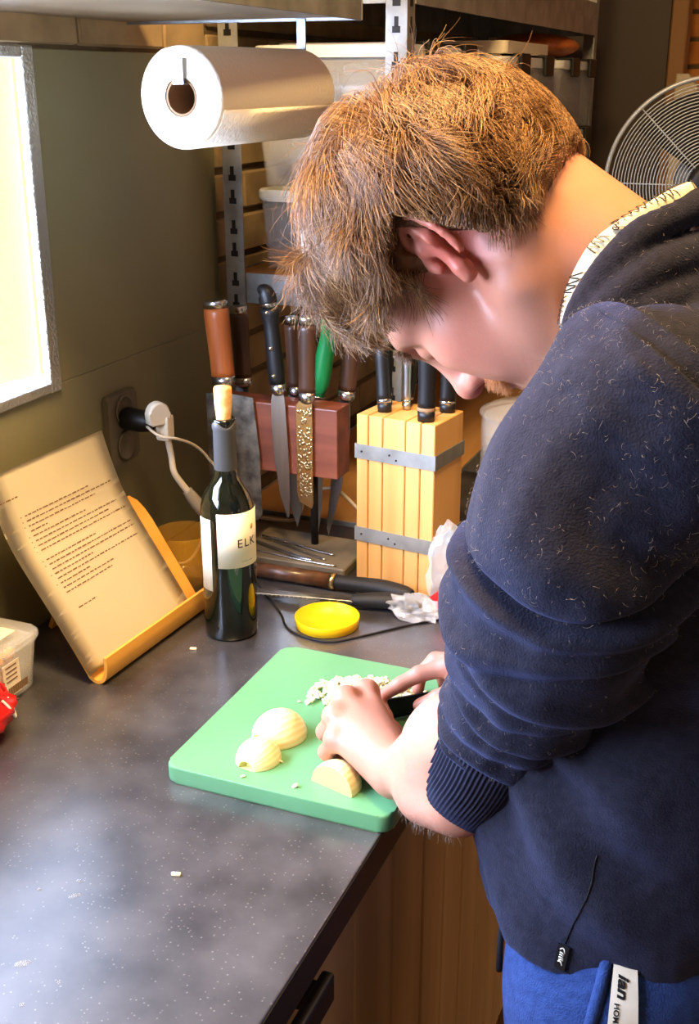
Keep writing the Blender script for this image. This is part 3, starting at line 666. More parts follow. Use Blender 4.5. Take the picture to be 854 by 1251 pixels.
# ---- tweezers and skewers lying on the slate base
def rodthing(name, label, cat_, pts, r, m, group=None):
    bm = NB()
    for p in pts: tube(bm, cat(p, 5), r, 8)
    return tag(obj(name, bm, M[m]), label, cat_, group)
rodthing('kitchen_tweezers', 'steel kitchen tweezers lying on the slate base, uppermost', 'tweezers', [[(-.785, 1.548, .020), (-.74, 1.532, .019), (-.69, 1.512, .0172), (-.655, 1.500, .0172)], [(-.785, 1.548, .020), (-.735, 1.541, .0195), (-.69, 1.53, .0172), (-.65, 1.522, .0172)]], .0018, 'steel')
rodthing('kitchen_tweezers', 'steel kitchen tweezers on the slate base, nearest the brown knife', 'tweezers', [[(-.79, 1.528, .019), (-.74, 1.511, .018), (-.70, 1.499, .0172), (-.672, 1.492, .0172)], [(-.79, 1.528, .019), (-.735, 1.505, .018), (-.70, 1.493, .0172), (-.672, 1.490, .0172)]], .0018, 'steel')
rodthing('skewer', 'thin steel skewer lying across the slate base under the tweezers', 'skewer', [[(-.785, 1.500, .0166), (-.70, 1.487, .0166), (-.63, 1.484, .0166)]], .0014, 'steel')

# ================================================================== BEECH KNIFE BLOCK
aB = math.radians(-8); MB_ = T(-.5985, 1.4845, 0) @ RZ(aB); BW, BD, BH_ = .126, .092, .257
t = thing('knife_block', 'slatted beech knife block with two steel bands behind the board', 'knife block', (-.53, 1.52, 0))
cuts = [0, .157, .343, .63, .82, 1]
for a, b in zip(cuts, cuts[1:]):
    bm = NB(); box(bm, a*BW+.0007, b*BW-.0007, 0, BD, 0, BH_, .0012, 1, M=MB_); obj('slab', bm, M['beech'], t)
bm = NB(); box(bm, .002, BW-.002, .004, BD-.004, .001, BH_-.004, M=MB_); obj('slot_core', bm, M['walnut'], t)
for z in (.192, .065):
    bm = NB(); q = .0016
    for a in ((-q, BW+q, -q, 0), (-q, BW+q, BD, BD+q), (-q, 0, 0, BD), (BW, BW+q, 0, BD)): box(bm, a[0], a[1], a[2], a[3], z, z+.0215, M=MB_)
    bo = obj('steel_band', bm, M['galvanised'], t)
    for x, dz in ((.055, .012), (.066, .006), (.01, .011)):
        bm = NB(); lathe(bm, [(0, .0012), (.0014, .001), (.0016, 0)], n=8, M=MB_ @ T(x, -q, z+dz) @ RX(PI/2)); obj('nail', bm, M['dark_metal'], bo)
def blockknife(label, u, v, top, r, m='black', lean=(0, 0), ring='steel', name='kitchen_knife', fl=.8, z0=None):
    p = MB_ @ Vector((u, v, BH_+.0005)); 
    t = thing(name, label, 'knife', p, 'knives in the beech block')
    q = Vector((p.x+lean[0], p.y+lean[1], top)); d = q-p
    bm = NB(); tube(bm, [p+d*s for s in np.linspace(.17, 1, 10)], [r*s for s in (1, 1.0, .97, .95, .95, .97, 1.0, 1.04, 1.05, .9)], 14, sx=fl); obj('handle', bm, M[m], t)
    bm = NB(); tube(bm, [p+d*s for s in (.14, .15, .185, .195)], [r*.98, r*1.04, r*1.04, r*.98], 14, sx=fl); obj('ring', bm, M['card' if ring == 'gold' else ring], t)
    bm = NB(); tube(bm, [p, p+d*.15], [r*.98, r], 14, sx=fl); obj('collar', bm, M[m], t)
    return t
blockknife('tall black handle at the left back corner of the beech block', .012, .066, .352, .0095)
blockknife('black handle leaning left at the front of the beech block', .030, .030, .350, .0105, lean=(-.010, .01))
blockknife('thin black handle leaning right in the beech block', .043, .072, .340, .0075, lean=(.016, .0), m='dark_metal')
blockknife('thick black handle with copper ring at the block front edge', .103, .016, .360, .0125, ring='gold')
blockknife('black handle at the right back corner of the beech block', .108, .074, .345, .0115)
blockknife('steel handled knife standing upright in the middle of the beech block', .052, .055, .335, .006, m='brushed_steel')
t = blockknife('pale green handled paring knife in the beech block', .078, .06, .345, .0075, m='pale_green', name='paring_knife', fl=.6)
t['label'] = 'pale green and white handled paring knife in the beech block'

# ================================================================== LYING KNIVES, YELLOW LID
t = thing('sheathed_knife', 'black-handled knife in a brown wooden sheath lying before the slate', 'knife', (-.62, 1.425, 0), 'knives lying on the worktop')
y_ = 1.437
bm = NB(); tube(bm, [(-.78, y_, .0125), (-.62, y_+.002, .0125)], [.0115, .0122], 16, sy=.95); obj('sheath', bm, M['walnut'], t)
bm = NB(); tube(bm, [(-.62, y_+.002, .0125), (-.612, y_+.0025, .0125)], .0127, 16); obj('ring', bm, M['hammered_blade'], t, label='gold ring')
cp = cat([(-.612, y_+.0025, .0125, .0118), (-.58, y_+.003, .0135, .0125), (-.54, y_+.002, .015, .0135), (-.505, y_-.002, .0140, .0125), (-.492, y_-.004, .013, .009)], 5)
bm = NB(); tube(bm, cp[:, :3], cp[:, 3], 14, sy=.9); obj('handle', bm, M['black_rubber'], t)
t = thing('serrated_knife', 'long steel knife with thick black handle lying behind the yellow lid', 'knife', (-.57, 1.385, 0), 'knives lying on the worktop')
bm = NB(); ext(bm, [(-.752, 1.372, .009), (-.562, 1.400, .009), (-.560, 1.384, .011), (-.752, 1.348, .011)], (0, 0, .0025), bev=.0005, seg=1); obj('blade', bm, M['brushed_steel'], t)
bm = NB()
for k in range(30):
    f = k/29; x = -.75+f*.185; y = 1.3485+f*.034
    ext(bm, [(x, y, .0115), (x+.004, y+.0008, .0115), (x+.002, y-.0028, .0115)], (0, 0, .0015))
obj('teeth', bm, M['brushed_steel'], t)
cp = cat([(-.566, 1.391, .0115, .0095), (-.55, 1.395, .0125, .0118), (-.52, 1.402, .0138, .0135), (-.485, 1.408, .0138, .0132), (-.468, 1.411, .0125, .0105)], 5)
bm = NB(); tube(bm, cp[:, :3], cp[:, 3], 14, sy=.9); obj('handle', bm, M['black_rubber'], t)
bm = NB(); lathe(bm, [(0, 0), (.0098, 0), (.0098, .004), (.006, .006), (0, .006)], n=16, M=T(-.467, 1.4112, .0124) @ axis(1, .2, 0)); obj('butt', bm, M['steel'], t)
bm = NB(); lathe(bm, [(0, 0), (.041, 0), (.0428, .0015), (.0446, .0145), (.0440, .0155), (.0428, .0145), (.0412, .003), (0, .0024)], (-.576, 1.324, 0), 56)
tag(obj('jar_lid', bm, M['yellow_plastic']), 'round yellow plastic lid lying upside down on the worktop', 'lid')

# ================================================================== GLASS JAR AND BREAD BAG
t = thing('glass_jar', 'large clear glass jar with knobbed lid behind the beech block', 'jar', (-.43, 1.86, .0))
bm = NB(); lathe(bm, [(0, 0), (.078, 0), (.085, .006), (.086, .165), (.080, .175), (.077, .175), (.082, .164), (.081, .008), (0, .005)], (-.43, 1.86, .0), 48); obj('body', bm, M['clear_glass'], t)
bm = NB(); lathe(bm, [(.088, .176), (.09, .180), (.088, .184), (.07, .192), (.02, .200), (.012, .206), (.018, .216), (.014, .228), (0, .232)], (-.43, 1.86, 0), 48); obj('lid', bm, M['clear_glass'], t)
t = thing('side_shelf', 'low side shelf beyond the worktop carrying the glass jar', 'shelf', (-.43, 1.9, -.92))
bm = NB(); box(bm, -.604, -.33, 1.70, 2.05, -.03, -.001, .002, 1); obj('top', bm, M['laminate'], t)
for x in (-.57, -.365):
    for y in (1.73, 2.02): bm = NB(); box(bm, x-.015, x+.015, y-.015, y+.015, -.92, -.03); obj('leg', bm, M['walnut'], t)
mat('bag_film', (.95, .96, .96, 1), .12, alpha=.2, spec=1, bump=.6, scale=40)
t = thing('bread_bag', 'crumpled clear plastic bag round the bread beside the beech block', 'bag', (-.425, 1.43, 0))
def blob(bm, c, r, amp, fr, seed, sub=4):
    b = bmesh.new(); bmesh.ops.create_icosphere(b, subdivisions=sub, radius=1)
    for v in b.verts:
        n_ = v.co.copy(); q = n_*fr+Vector((seed, 0, 0)); k = 1+amp*(noise.noise(q)+.5*abs(noise.noise(q*2.3)))
        v.co = Vector((c[0]+n_.x*r[0]*k, c[1]+n_.y*r[1]*k, max(.0008, c[2]+n_.z*r[2]*k)))
    me = bpy.data.meshes.new('tmp'); b.to_mesh(me); b.free(); bm.from_mesh(me); bpy.data.meshes.remove(me)
bm = NB(); blob(bm, (-.424, 1.432, .062), (.048, .032, .066), .28, 2.6, 4.0, 4)
blob(bm, (-.470, 1.385, .018), (.034, .017, .018), .6, 3.0, 9.0, 3)
for f in bm.faces: f.smooth = False
obj('film', bm, M['bag_film'], t)
bm = NB(); ext(bm, [(-.455, 1.402, .03), (-.432, 1.395, .055), (-.425, 1.392, .035), (-.437, 1.398, .012)], (.0, -.0008, 0)); obj('printed_patch', bm, M['red_foil'], t, label='red printed patch')
bm = NB(); blob(bm, (-.420, 1.432, .040), (.027, .018, .034), .10, 3, 2.0, 3)
tag(obj('bread_roll', bm, M['bread'], smooth=True), 'pale bread roll inside the clear bag by the sleeve', 'bread')

# ================================================================== CUTTING BOARD, ONIONS, KNIFE IN USE
bm = NB(); ext(bm, [(x, y, .0) for x, y in rrect(-.587, -.331, .910, 1.213, .014, 8)], (0, 0, .020), bev=.0028, seg=3)
for f in bm.faces: f.smooth = abs(f.normal.z) < .9
tag(obj('cutting_board', bm, M['board_green']), 'green plastic chopping board at the worktop edge', 'chopping board')
def onion(label, c, r, h, ln, yaw, cut=-1.22, tail=1.35, notch=True):
    """half onion lying cut side down: layers run as meridians round a level axis; its root end is notched out"""
    t = thing('onion_half', label, 'onion', (c[0], c[1], .0202), 'onion halves on the green board')
    bm = NB(); ph = np.linspace(cut, tail, 30); nt = 72; rows = []
    col = bm.loops.layers.color.new('tint')
    for f in ph:
        row = []
        for k in range(nt+1):
            a = PI*k/nt; rip = 1+.004*math.cos(26*a)+.006*noise.noise(Vector((a*7, f*3, c[0]*90)))
            rr_ = math.cos(f)**.9*rip
            row.append(bm.verts.new((ln*math.sin(f), r*rr_*math.cos(a), h*rr_*math.sin(a))))
        rows.append(row)
    def shade(a_, f_): 
        s = .5+.5*math.cos(26*a_); g = max(0, min(1, (f_-cut)/(tail-cut)))
        return (lin((.985-.025*s, .96-.035*s, .79+.06*(1-s)))+(1,))
    for i in range(len(ph)-1):
        for k in range(nt):
            fc = bm.faces.new((rows[i][k], rows[i][k+1], rows[i+1][k+1], rows[i+1][k])); fc.smooth = True
            for lp, (a_, f_) in zip(fc.loops, ((k, i), (k+1, i), (k+1, i+1), (k, i+1))): lp[col] = shade(PI*a_/nt, ph[f_])
    for row, s, off in ((rows[0], .5 if notch else .0, .007 if notch else 0), (rows[-1], .0, 0)):       # recessed root notch, closed tip
        inn = [bm.verts.new((v.co.x+off, v.co.y*s, v.co.z*s)) for v in row]; fs = [bm.faces.new((row[k], row[k+1], inn[k+1], inn[k])) for k in range(nt)]
        if s: fs.append(bm.faces.new(inn))
        for fc in fs:
            for lp in fc.loops: lp[col] = lin((.95, .93, .72))+(1,)
    base = [rows[i][0] for i in range(len(ph))]+[rows[i][nt] for i in range(len(ph)-1, -1, -1)]
    fc = bm.faces.new(base)
    for lp in fc.loops: lp[col] = lin((.96, .94, .80))+(1,)
    bmesh.ops.transform(bm, matrix=T(c[0], c[1], .0202) @ RZ(yaw), verts=bm.verts)
    obj('layers', bm, M['onion'], t)
    return t
onion('largest peeled onion half, at the left centre of the board', (-.498, 1.010), .0295, .030, .031, math.radians(65))
onion('smallest peeled onion half, nearest the left front of the board', (-.498, .958), .024, .0235, .025, math.radians(82))
t = onion('peeled onion half cut flat at the front, beside the left hand', (-.402, .943), .027, .027, .026, math.radians(75), cut=-.30, tail=1.2, notch=False)
rr = random.Random(11); bm = NB()
def dice(bm, x, y, z, s):
    R_ = RZ(rr.random()*6) @ RX(rr.random()*2-1) @ RY(rr.random()*2-1)
    box(bm, -s, s, -s*rr.uniform(.5, 1), s*.8, -s*rr.uniform(.3, .5), s*.4, s*.15, 1, M=T(x, y, z) @ R_)
for k in range(620):
    f = rr.gauss(0, .45); g = rr.gauss(0, .5); f = max(-1, min(1, f)); g = max(-1, min(1, g))
    x = -.440+.062*f; y = 1.128+.030*g+.25*(x+.44)*.9
    hgt = max(0, 1-f*f*.9-g*g)*.019
    dice(bm, x, y, .0235+rr.random()*hgt, rr.uniform(.0026, .0044))
pile = obj('chopped_onion', bm, M['onion_flesh']); tag(pile, 'heap of finely chopped onion behind the hands on the board', 'chopped onion', kind='stuff')
for x, y, s, lb in ((-.440, .925, .0030, 'small onion scrap at the front edge of the board'), (-.498, .921, .0022, 'tiny onion scrap in front of the smallest onion half'), (-.473, .961, .0024, 'tiny onion scrap right of the smallest onion half'), (-.508, 1.085, .002, 'tiny onion scrap left of the chopped heap')):
    bm = NB(); dice(bm, 0, 0, 0, s); o = tag(obj('onion_scrap', bm, M['onion_flesh'], loc=(0, 0, 0)), lb, 'onion scrap', 'onion scraps on the board'); o.location = (x, y, K+.0202+s*.55)
for x, y, lb in ((-.495, .777, 'pale onion crumb on the worktop left of the board'), (-.710, 1.190, 'pale crumb on the worktop near the bottle')):
    bm = NB(); box(bm, -.0045, .0045, -.002, .002, 0, .003, .001, 2, M=RZ(.3)); o = tag(obj('onion_crumb', bm, M['onion_flesh'], loc=(0, 0, 0)), lb, 'crumb', 'crumbs on the worktop'); o.location = (x, y, K+.0002)
mat('water', (.5, .53, .56, 1), .03, trans=.0, alpha=.2, spec=1)
for x, y, sx_, sy_, an, lb in ((-.556, .626, .0075, .004, .7, 'largest water drop, near the front left of the worktop'), (-.566, .716, .006, .003, .8, 'oblong water drop among three drops left of the pale onion crumb'), (-.5745, .735, .003, .002, .2, 'tiny round water drop just behind the oblong drop'),
        (-.514, .619, .002, .0018, 0, 'tiny water drop right of the largest drop'), (-.527, .587, .0024, .002, .3, 'small water drop nearest the front of the worktop'), (-.602, .711, .003, .002, .4, 'small water drop left of the oblong drop')):
    bm = NB(); lathe(bm, [(1, 0), (.92, .28), (.6, .55), (0, .65)], n=20); bmesh.ops.transform(bm, matrix=RZ(an) @ Matrix.Diagonal((sx_, sy_, .0022, 1)), verts=bm.verts)
    o = tag(obj('water_drop', bm, M['water'], loc=(0, 0, 0), smooth=True), lb, 'water drop', 'water drops on the worktop'); o.location = (x, y, K+.0002)

# ================================================================== FAN BEHIND THE SHOULDER
fc_ = Vector((-.229, 2.30, .524)); FR = .186; MF = T(*fc_) @ RZ(math.radians(12)) @ RX(PI/2)
t = thing('pedestal_fan', 'grey pedestal fan with wire grille behind the shoulder', 'fan', (fc_.x, fc_.y+.1, -.92))
def ring(bm, r, z, rad, n=72): tube(bm, [MF @ Vector((r*math.cos(2*PI*k/n), r*math.sin(2*PI*k/n), z)) for k in range(n)], rad, 6, closed=True)
bm = NB(); ring(bm, FR, -.01, .0045); obj('rim', bm, M['fan_grey'], t)
bm = NB()
for k in range(24): r = .045+(FR-.05)*k/24; ring(bm, r, .035*(1-(r/FR)**2), .0011, 56)
g = obj('grille', bm, M['fan_grey'], t, kind='stuff')
bm = NB()
for k in range(8): a = 2*PI*k/8; tube(bm, [MF @ Vector((r*math.cos(a), r*math.sin(a), .034*(1-(r/FR)**2))) for r in (.04, .08, .12, .16, FR)], .0013, 6)
obj('spoke', bm, M['fan_grey'], t)
bm = NB(); lathe(bm, [(0, .04), (.03, .04), (.042, .034), (.042, .03), (0, .03)], n=32, M=MF); obj('badge', bm, M['dark_metal'], t)
for k in range(3):
    bm = NB(); pts = []
    for a in np.linspace(-.55, .55, 9): pts.append((FR*.88*math.cos(a*.8), FR*.88*math.sin(a*.8)))
    ext(bm, [MF @ RZ(2*PI*k/3) @ Vector((x, y, -.03+.03*y/FR)) for x, y in [(.03, -.012)]+pts+[(.03, .012)]], MF.to_3x3() @ Vector((0, 0, .002))); obj('blade', bm, M['dark_metal'], t)
bm = NB(); lathe(bm, [(0, -.16), (.04, -.158), (.052, -.14), (.055, -.055), (.03, -.04), (.03, -.01), (0, -.01)], n=32, M=MF); obj('motor', bm, M['fan_grey'], t)
bm = NB(); tube(bm, [(fc_.x-.02, fc_.y+.1, -.9), (fc_.x-.02, fc_.y+.1, .5)], .014, 14); obj('pole', bm, M['fan_grey'], t)
bm = NB(); lathe(bm, [(0, 0), (.18, 0), (.18, .012), (.05, .03), (.02, .05), (0, .05)], (fc_.x-.02, fc_.y+.1, -.92), 40); obj('base', bm, M['fan_grey'], t)

# ================================================================== THE PERSON
# ---- a small signed-distance modeller: primitives are blended and meshed by surface nets
def V3(*a): return np.array(a, np.float64)
class Model:
    def __init__(s): s.ops = []
    def cap(s, a, b, ra, rb, k=.01, mode='add'):
        a, b = np.asarray(a, float), np.asarray(b, float); ba = b-a; L2 = max(ba @ ba, 1e-12)
        def f(P):
            t = np.clip(((P-a) @ ba)/L2, 0, 1); return np.linalg.norm(P-a-t[:, None]*ba, axis=1)-(ra+(rb-ra)*t)
        s.ops.append((mode, f, k, (a+b)/2, np.linalg.norm(ba)/2+max(ra, rb))); return s
    def ell(s, c, r, R=None, k=.01, mode='add'):
        c = np.asarray(c, float); r = np.asarray(r, float)
        def f(P):
            q = P-c
            if R is not None: q = q @ R
            k0 = np.linalg.norm(q/r, axis=1); k1 = np.linalg.norm(q/(r*r), axis=1); return k0*(k0-1)/np.maximum(k1, 1e-9)
        s.ops.append((mode, f, k, c, r.max())); return s
    def fn(s, f, c, r, k=.01, mode='add'): s.ops.append((mode, f, k, np.asarray(c, float), r)); return s
    def eval(s, P, sel=None):
        D = np.full(len(P), 1.0)
        for mode, f, k, c, r in (s.ops if sel is None else sel):
            d = f(P)
            if mode == 'add':
                h = np.clip(.5+.5*(D-d)/k, 0, 1); D = D*(1-h)+d*h-k*h*(1-h)
            elif mode == 'sub':
                h = np.clip(.5-.5*(D+d)/k, 0, 1); D = D*(1-h)-d*h+k*h*(1-h)
            elif mode == 'cut': D = np.maximum(D, d)
        return D
    def mesh(s, lo, hi, h):
        lo = np.asarray(lo, float); n = np.ceil((np.asarray(hi)-lo)/h).astype(int)+1
        D = np.ones(n, np.float32); B = 16
        for i in range(0, n[0], B):
            for j in range(0, n[1], B):
                for k in range(0, n[2], B):
                    e = np.minimum((i+B, j+B, k+B), n); m = e-(i, j, k)
                    bc = lo+h*(np.array((i, j, k))+m/2); br = h*np.linalg.norm(m)/2
                    sel = []; near = False
                    for o in s.ops:
                        if o[0] == 'cut': sel.append(o); continue
                        dd = np.linalg.norm(o[3]-bc)-o[4]
                        if dd < br+o[2]+.012:
                            sel.append(o); near |= o[0] == 'add'
                    if not near: continue
                    g = np.stack(np.meshgrid(*[lo[a]+h*np.arange((i, j, k)[a], e[a]) for a in range(3)], indexing='ij'), -1).reshape(-1, 3)
                    D[i:e[0], j:e[1], k:e[2]] = s.eval(g, sel).reshape(m)
        return nets(D, lo, h)
def nets(D, lo, h):
    S = D < 0
    c = [S[a:S.shape[0]-1+a, b:S.shape[1]-1+b, d:S.shape[2]-1+d] for a in (0, 1) for b in (0, 1) for d in (0, 1)]
    al = c[0].copy(); an = c[0].copy()
    for x in c[1:]: al &= x; an |= x
    I = np.argwhere(an & ~al); idx = np.full(al.shape, -1, np.int32); idx[tuple(I.T)] = np.arange(len(I))
    cor = np.array([(a, b, d) for a in (0, 1) for b in (0, 1) for d in (0, 1)])
    val = np.stack([D[tuple((I+o).T)] for o in cor], 1)
    acc = np.zeros((len(I), 3)); cnt = np.zeros(len(I))
    for p in range(8):
        for q in range(p+1, 8):
            if np.abs(cor[p]-cor[q]).sum() != 1: continue
            m = (val[:, p] < 0) != (val[:, q] < 0); t = val[m, p]/(val[m, p]-val[m, q])
            acc[m] += cor[p]+t[:, None]*(cor[q]-cor[p]); cnt[m] += 1
    V = lo+h*(I+acc/cnt[:, None]); F = []
    for ax in range(3):
        s0 = [slice(None)]*3; s1 = [slice(None)]*3; s0[ax] = slice(0, -1); s1[ax] = slice(1, None)
        a, b = S[tuple(s0)], S[tuple(s1)]; E = np.argwhere(a != b); o1, o2 = (ax+1) % 3, (ax+2) % 3
        E = E[(E[:, o1] > 0) & (E[:, o2] > 0) & (E[:, o1] < S.shape[o1]-1) & (E[:, o2] < S.shape[o2]-1)]
        fl = a[tuple(E.T)]; q = []
        for d1, d2 in ((0, 0), (-1, 0), (-1, -1), (0, -1)):
            e = E.copy(); e[:, o1] += d1; e[:, o2] += d2; q.append(idx[tuple(e.T)])
        q = np.stack(q, 1); q[~fl] = q[~fl][:, ::-1]; F.append(q)
    return V, np.concatenate(F)
def relax(V, F, it=2, lam=.5):
    E = np.concatenate([F[:, [0, 1]], F[:, [1, 2]], F[:, [2, 3]], F[:, [3, 0]]]); E = np.concatenate([E, E[:, ::-1]])
    n = len(V); deg = np.maximum(np.bincount(E[:, 0], minlength=n), 1)[:, None]
    for _ in range(it):
        for l in (lam, -lam*.9):
            A = np.stack([np.bincount(E[:, 0], weights=V[E[:, 1], a], minlength=n) for a in range(3)], 1)/deg; V = V+l*(A-V)
    return V
def npmesh(name, V, F, m, parent=None, tint=None, loc=None, smooth=True, label=None):
    me = bpy.data.meshes.new(name); F = np.asarray(F)
    me.vertices.add(len(V)); me.vertices.foreach_set('co', np.ascontiguousarray(V, np.float32).ravel())
    me.loops.add(F.size); me.loops.foreach_set('vertex_index', F.astype(np.int32).ravel())
    me.polygons.add(len(F)); me.polygons.foreach_set('loop_start', np.arange(0, F.size, F.shape[1], dtype=np.int32))
    me.update(calc_edges=True); me.validate()
    if tint is not None:
        a = me.attributes.new('tint', 'FLOAT_COLOR', 'POINT'); a.data.foreach_set('color', np.ascontiguousarray(np.c_[tint, np.ones(len(tint))], np.float32).ravel())
    return obj(name, me, m, parent, loc, smooth=smooth, label=label)
def vnoise(V, s, seed=0): return np.array([noise.noise(Vector((v[0]*s+seed, v[1]*s, v[2]*s))) for v in V])

# ---- materials
m = mat('skin', rgb(226, 168, 142), .42, sss=.25, attr='tint', bump=.10, bscale=420, spec=.4)
nvy = mat('navy_fleece', rgb(27, 26, 33), .95, col2=rgb(35, 34, 42), scale=140, detail=6, bump=.5, bscale=620, sheen=.22, spec=.15)
mat('navy_rib', rgb(27, 26, 34), .9, col2=rgb(35, 34, 43), scale=90, sheen=.2, spec=.15)
mat('blue_sweat', rgb(34, 54, 100), .92, col2=rgb(44, 66, 116), scale=120, detail=6, bump=.7, bscale=600, sheen=.25, spec=.2)
mat('tape_cotton', rgb(232, 222, 194), .85, bump=.2, scale=600)
mat('stripe_cotton', rgb(206, 190, 162), .85, col2=rgb(220, 206, 180), scale=40)
mat('eye_white', rgb(230, 224, 214), .15)
mat('lint_fibre', rgb(150, 136, 120), .9)
def hairmat(name, a, b, c):
    m = bpy.data.materials.new(name); m.use_nodes = True; N, L, I = nodes(m)
    hi = N.new('ShaderNodeHairInfo'); r = N.new('ShaderNodeValToRGB'); L.new(hi.outputs['Random'], r.inputs[0])
    r.color_ramp.elements[0].color = a; r.color_ramp.elements[1].color = c; e = r.color_ramp.elements.new(.55); e.color = b
    L.new(r.outputs[0], I['Base Color']); I['Roughness'].default_value = .38; I['Specular IOR Level'].default_value = .5
    M[name] = m; return m
hairmat('hair_strand', rgb(82, 54, 30), rgb(122, 84, 48), rgb(182, 140, 88))
hairmat('beard_strand', rgb(168, 96, 40), rgb(200, 126, 60), rgb(226, 160, 92))
mat('hair_mass', rgb(74, 46, 24), .7, col2=rgb(110, 72, 36), scale=90, bump=1, bscale=160, stretch=(1, 1, .3))

person = thing('person', 'person with tousled brown hair in a navy hoodie, bending over the green board', 'person', (-.09, .95, -.92))

# ---- the head frame: f forward, l to the left ear, u to the crown; it looks almost straight down
HE = V3(-.276, .95, .566); HF = V3(-.174, 0, -.985); HL = V3(0, -1, 0); HU = V3(-.985, 0, .174); HR = np.stack([HF, HL, HU], 1)
def hw(f, l, u): return HE+f*HF+l*HL+u*HU
B = Model()
B.ell(hw(-.008, 0, .042), (.094, .076, .086), HR).ell(hw(-.036, 0, .022), (.068, .069, .066), HR, k=.02)
B.ell(hw(.048, 0, -.012), (.046, .060, .074), HR, k=.02)
for s in (-1, 1):
    B.cap(hw(.008, s*.056, -.052), hw(.070, s*.018, -.094), .016, .016, k=.026)
    B.ell(hw(.058, s*.046, -.010), (.026, .020, .022), HR, k=.02)
    B.cap(hw(.084, s*.012, .036), hw(.068, s*.048, .034), .012, .011, k=.018)
    B.ell(hw(.056, s*.040, -.048), (.030, .022, .034), HR, k=.025)
B.cap(hw(.066, -.014, -.098), hw(.066, .014, -.098), .018, .018, k=.02)
B.ell(hw(.060, 0, -.070), (.036, .038, .030), HR, k=.02)
for s in (-1, 1): B.ell(hw(.090, s*.031, .015), (.016, .019, .013), HR, k=.014, mode='sub')
for s in (-1, 1): B.ell(hw(.0745, s*.031, .014), (.0150, .0155, .0130), HR, k=.006)          # closed lids
B.cap(hw(.086, 0, .026), hw(.1085, 0, -.016), .0085, .0110, k=.014)
B.ell(hw(.1105, 0, -.019), (.0125, .0125, .0115), HR, k=.008)
for s in (-1, 1): B.ell(hw(.099, s*.0125, -.0245), (.0115, .0078, .0080), HR, k=.006)
for s in (-1, 1): B.ell(hw(.1045, s*.0068, -.0315), (.0062, .0042, .0042), HR, k=.003, mode='sub')
B.ell(hw(.089, 0, -.0430), (.012, .022, .012), HR, k=.012)
B.ell(hw(.0935, 0, -.0555), (.0095, .024, .0058), HR, k=.005).ell(hw(.0915, 0, -.0665), (.0098, .020, .0064), HR, k=.005)
for s in (-1, 1):                                                                          # ears
    tilt = .42
    def ew(a, b, c, s=s):   # a along the ear (towards its top), b backwards in its plane, c out of the plane
        f = -.004-b*1.05-a*.38; u = a*1.10+.014-b*.33; return hw(f, s*(.071+.004+c+b*.72), u)
    al = np.linspace(-.4, 3.9, 15)
    pts = [ew(.020*math.sin(t_)*1.35+.001, .0165*-math.cos(t_)*(1 if t_ < 2.6 else .85)+.010, .0035) for t_ in al]
    for p, q in zip(pts, pts[1:]): B.cap(p, q, .0034, .0034, k=.002)
    B.cap(ew(.020, .012, 0), ew(-.020, .006, -.001), .0058, .0058, k=.006).cap(ew(-.022, .006, .001), ew(-.028, .004, .0015), .0068, .0060, k=.005)
    B.cap(ew(.006, .010, .002), ew(.006, .002, -.003), .010, .009, k=.006)
    B.cap(ew(.010, .0045, .0120), ew(-.010, .003, .0115), .0065, .0060, k=.003, mode='sub')
    B.cap(ew(-.004, -.006, .000), ew(-.008, -.005, .003), .0045, .004, k=.004)
# ---- neck and trunk
B.cap(hw(-.040, 0, -.040), V3(-.122, .95, .542), .060, .050, k=.03)
for s in (-1, 1):
    B.cap(hw(-.02, s*.052, -.045), V3(-.175, .95-s*.030, .470), .020, .018, k=.03)            # sternomastoid
    B.cap(V3(-.095, .95, .475), V3(-.080, .95-s*.13, .435), .048, .040, k=.04)
B.cap(hw(.01, 0, -.085), V3(-.165, .95, .470), .030, .040, k=.03)
B.ell(V3(-.070, .95, .33), (.105, .150, .16), k=.04).ell(V3(-.095, .95, .12), (.095, .135, .17), k=.05).ell(V3(-.09, .95, -.02), (.10, .150, .12), k=.05)
B.cap(V3(-.250, .870, .092), V3(-.288, .902, .068), .0365, .0330, k=.02)
def arm(sh, el, wr): B.cap(sh, el, .050, .038, k=.03).cap(el, el*.45+wr*.55, .040, .0425, k=.02).cap(el*.45+wr*.55, wr*.94+el*.06, .0425, .0290, k=.02)
LS, LE_, LW = V3(-.09, .805, .475), V3(-.178, .822, .232), V3(-.330, .942, .052)
RS, RE_, RW = V3(-.09, 1.105, .480), V3(-.06, 1.150, .265), V3(-.262, 1.128, .100)
arm(LS, LE_, LW); arm(RS, RE_, RW)
def finger(pts, r, k=.004):
    for i in range(len(pts)-1):
        B.cap(pts[i], pts[i+1], r[i], r[i+1], k=k if i else .010)
# left hand: a loose fist over the knife handle, knuckles towards the wall
hi_ = {'I': (V3(-.405, 1.036, .080), V3(-.424, 1.052, .056), V3(-.416, 1.066, .037), V3(-.400, 1.064, .034)),
       'M': (V3(-.418, 1.010, .082), V3(-.438, 1.022, .055), V3(-.430, 1.036, .035), V3(-.414, 1.038, .032)),
       'R': (V3(-.419, .986, .074), V3(-.436, .994, .048), V3(-.431, 1.006, .031), V3(-.416, 1.010, .030)),
       'P': (V3(-.410, .965, .061), V3(-.424, .969, .040), V3(-.421, .979, .0295), V3(-.408, .985, .0295))}
for nme, (a, b, c, d) in hi_.items():
    q = {'I': 1, 'M': 1.03, 'R': .97, 'P': .86}[nme]
    B.cap(LW+V3(-.008, 0, 0), a, .0205, .0122*q, k=.011)
    B.ell(a+V3(-.002, 0, .002), (.0125*q, .0118*q, .0112*q), k=.006)
    finger([a, b, c, d], [.0118*q, .0098*q, .0086*q, .0078*q], .004)
B.cap(V3(-.355, .965, .055), V3(-.395, 1.000, .058), .022, .021, k=.02)
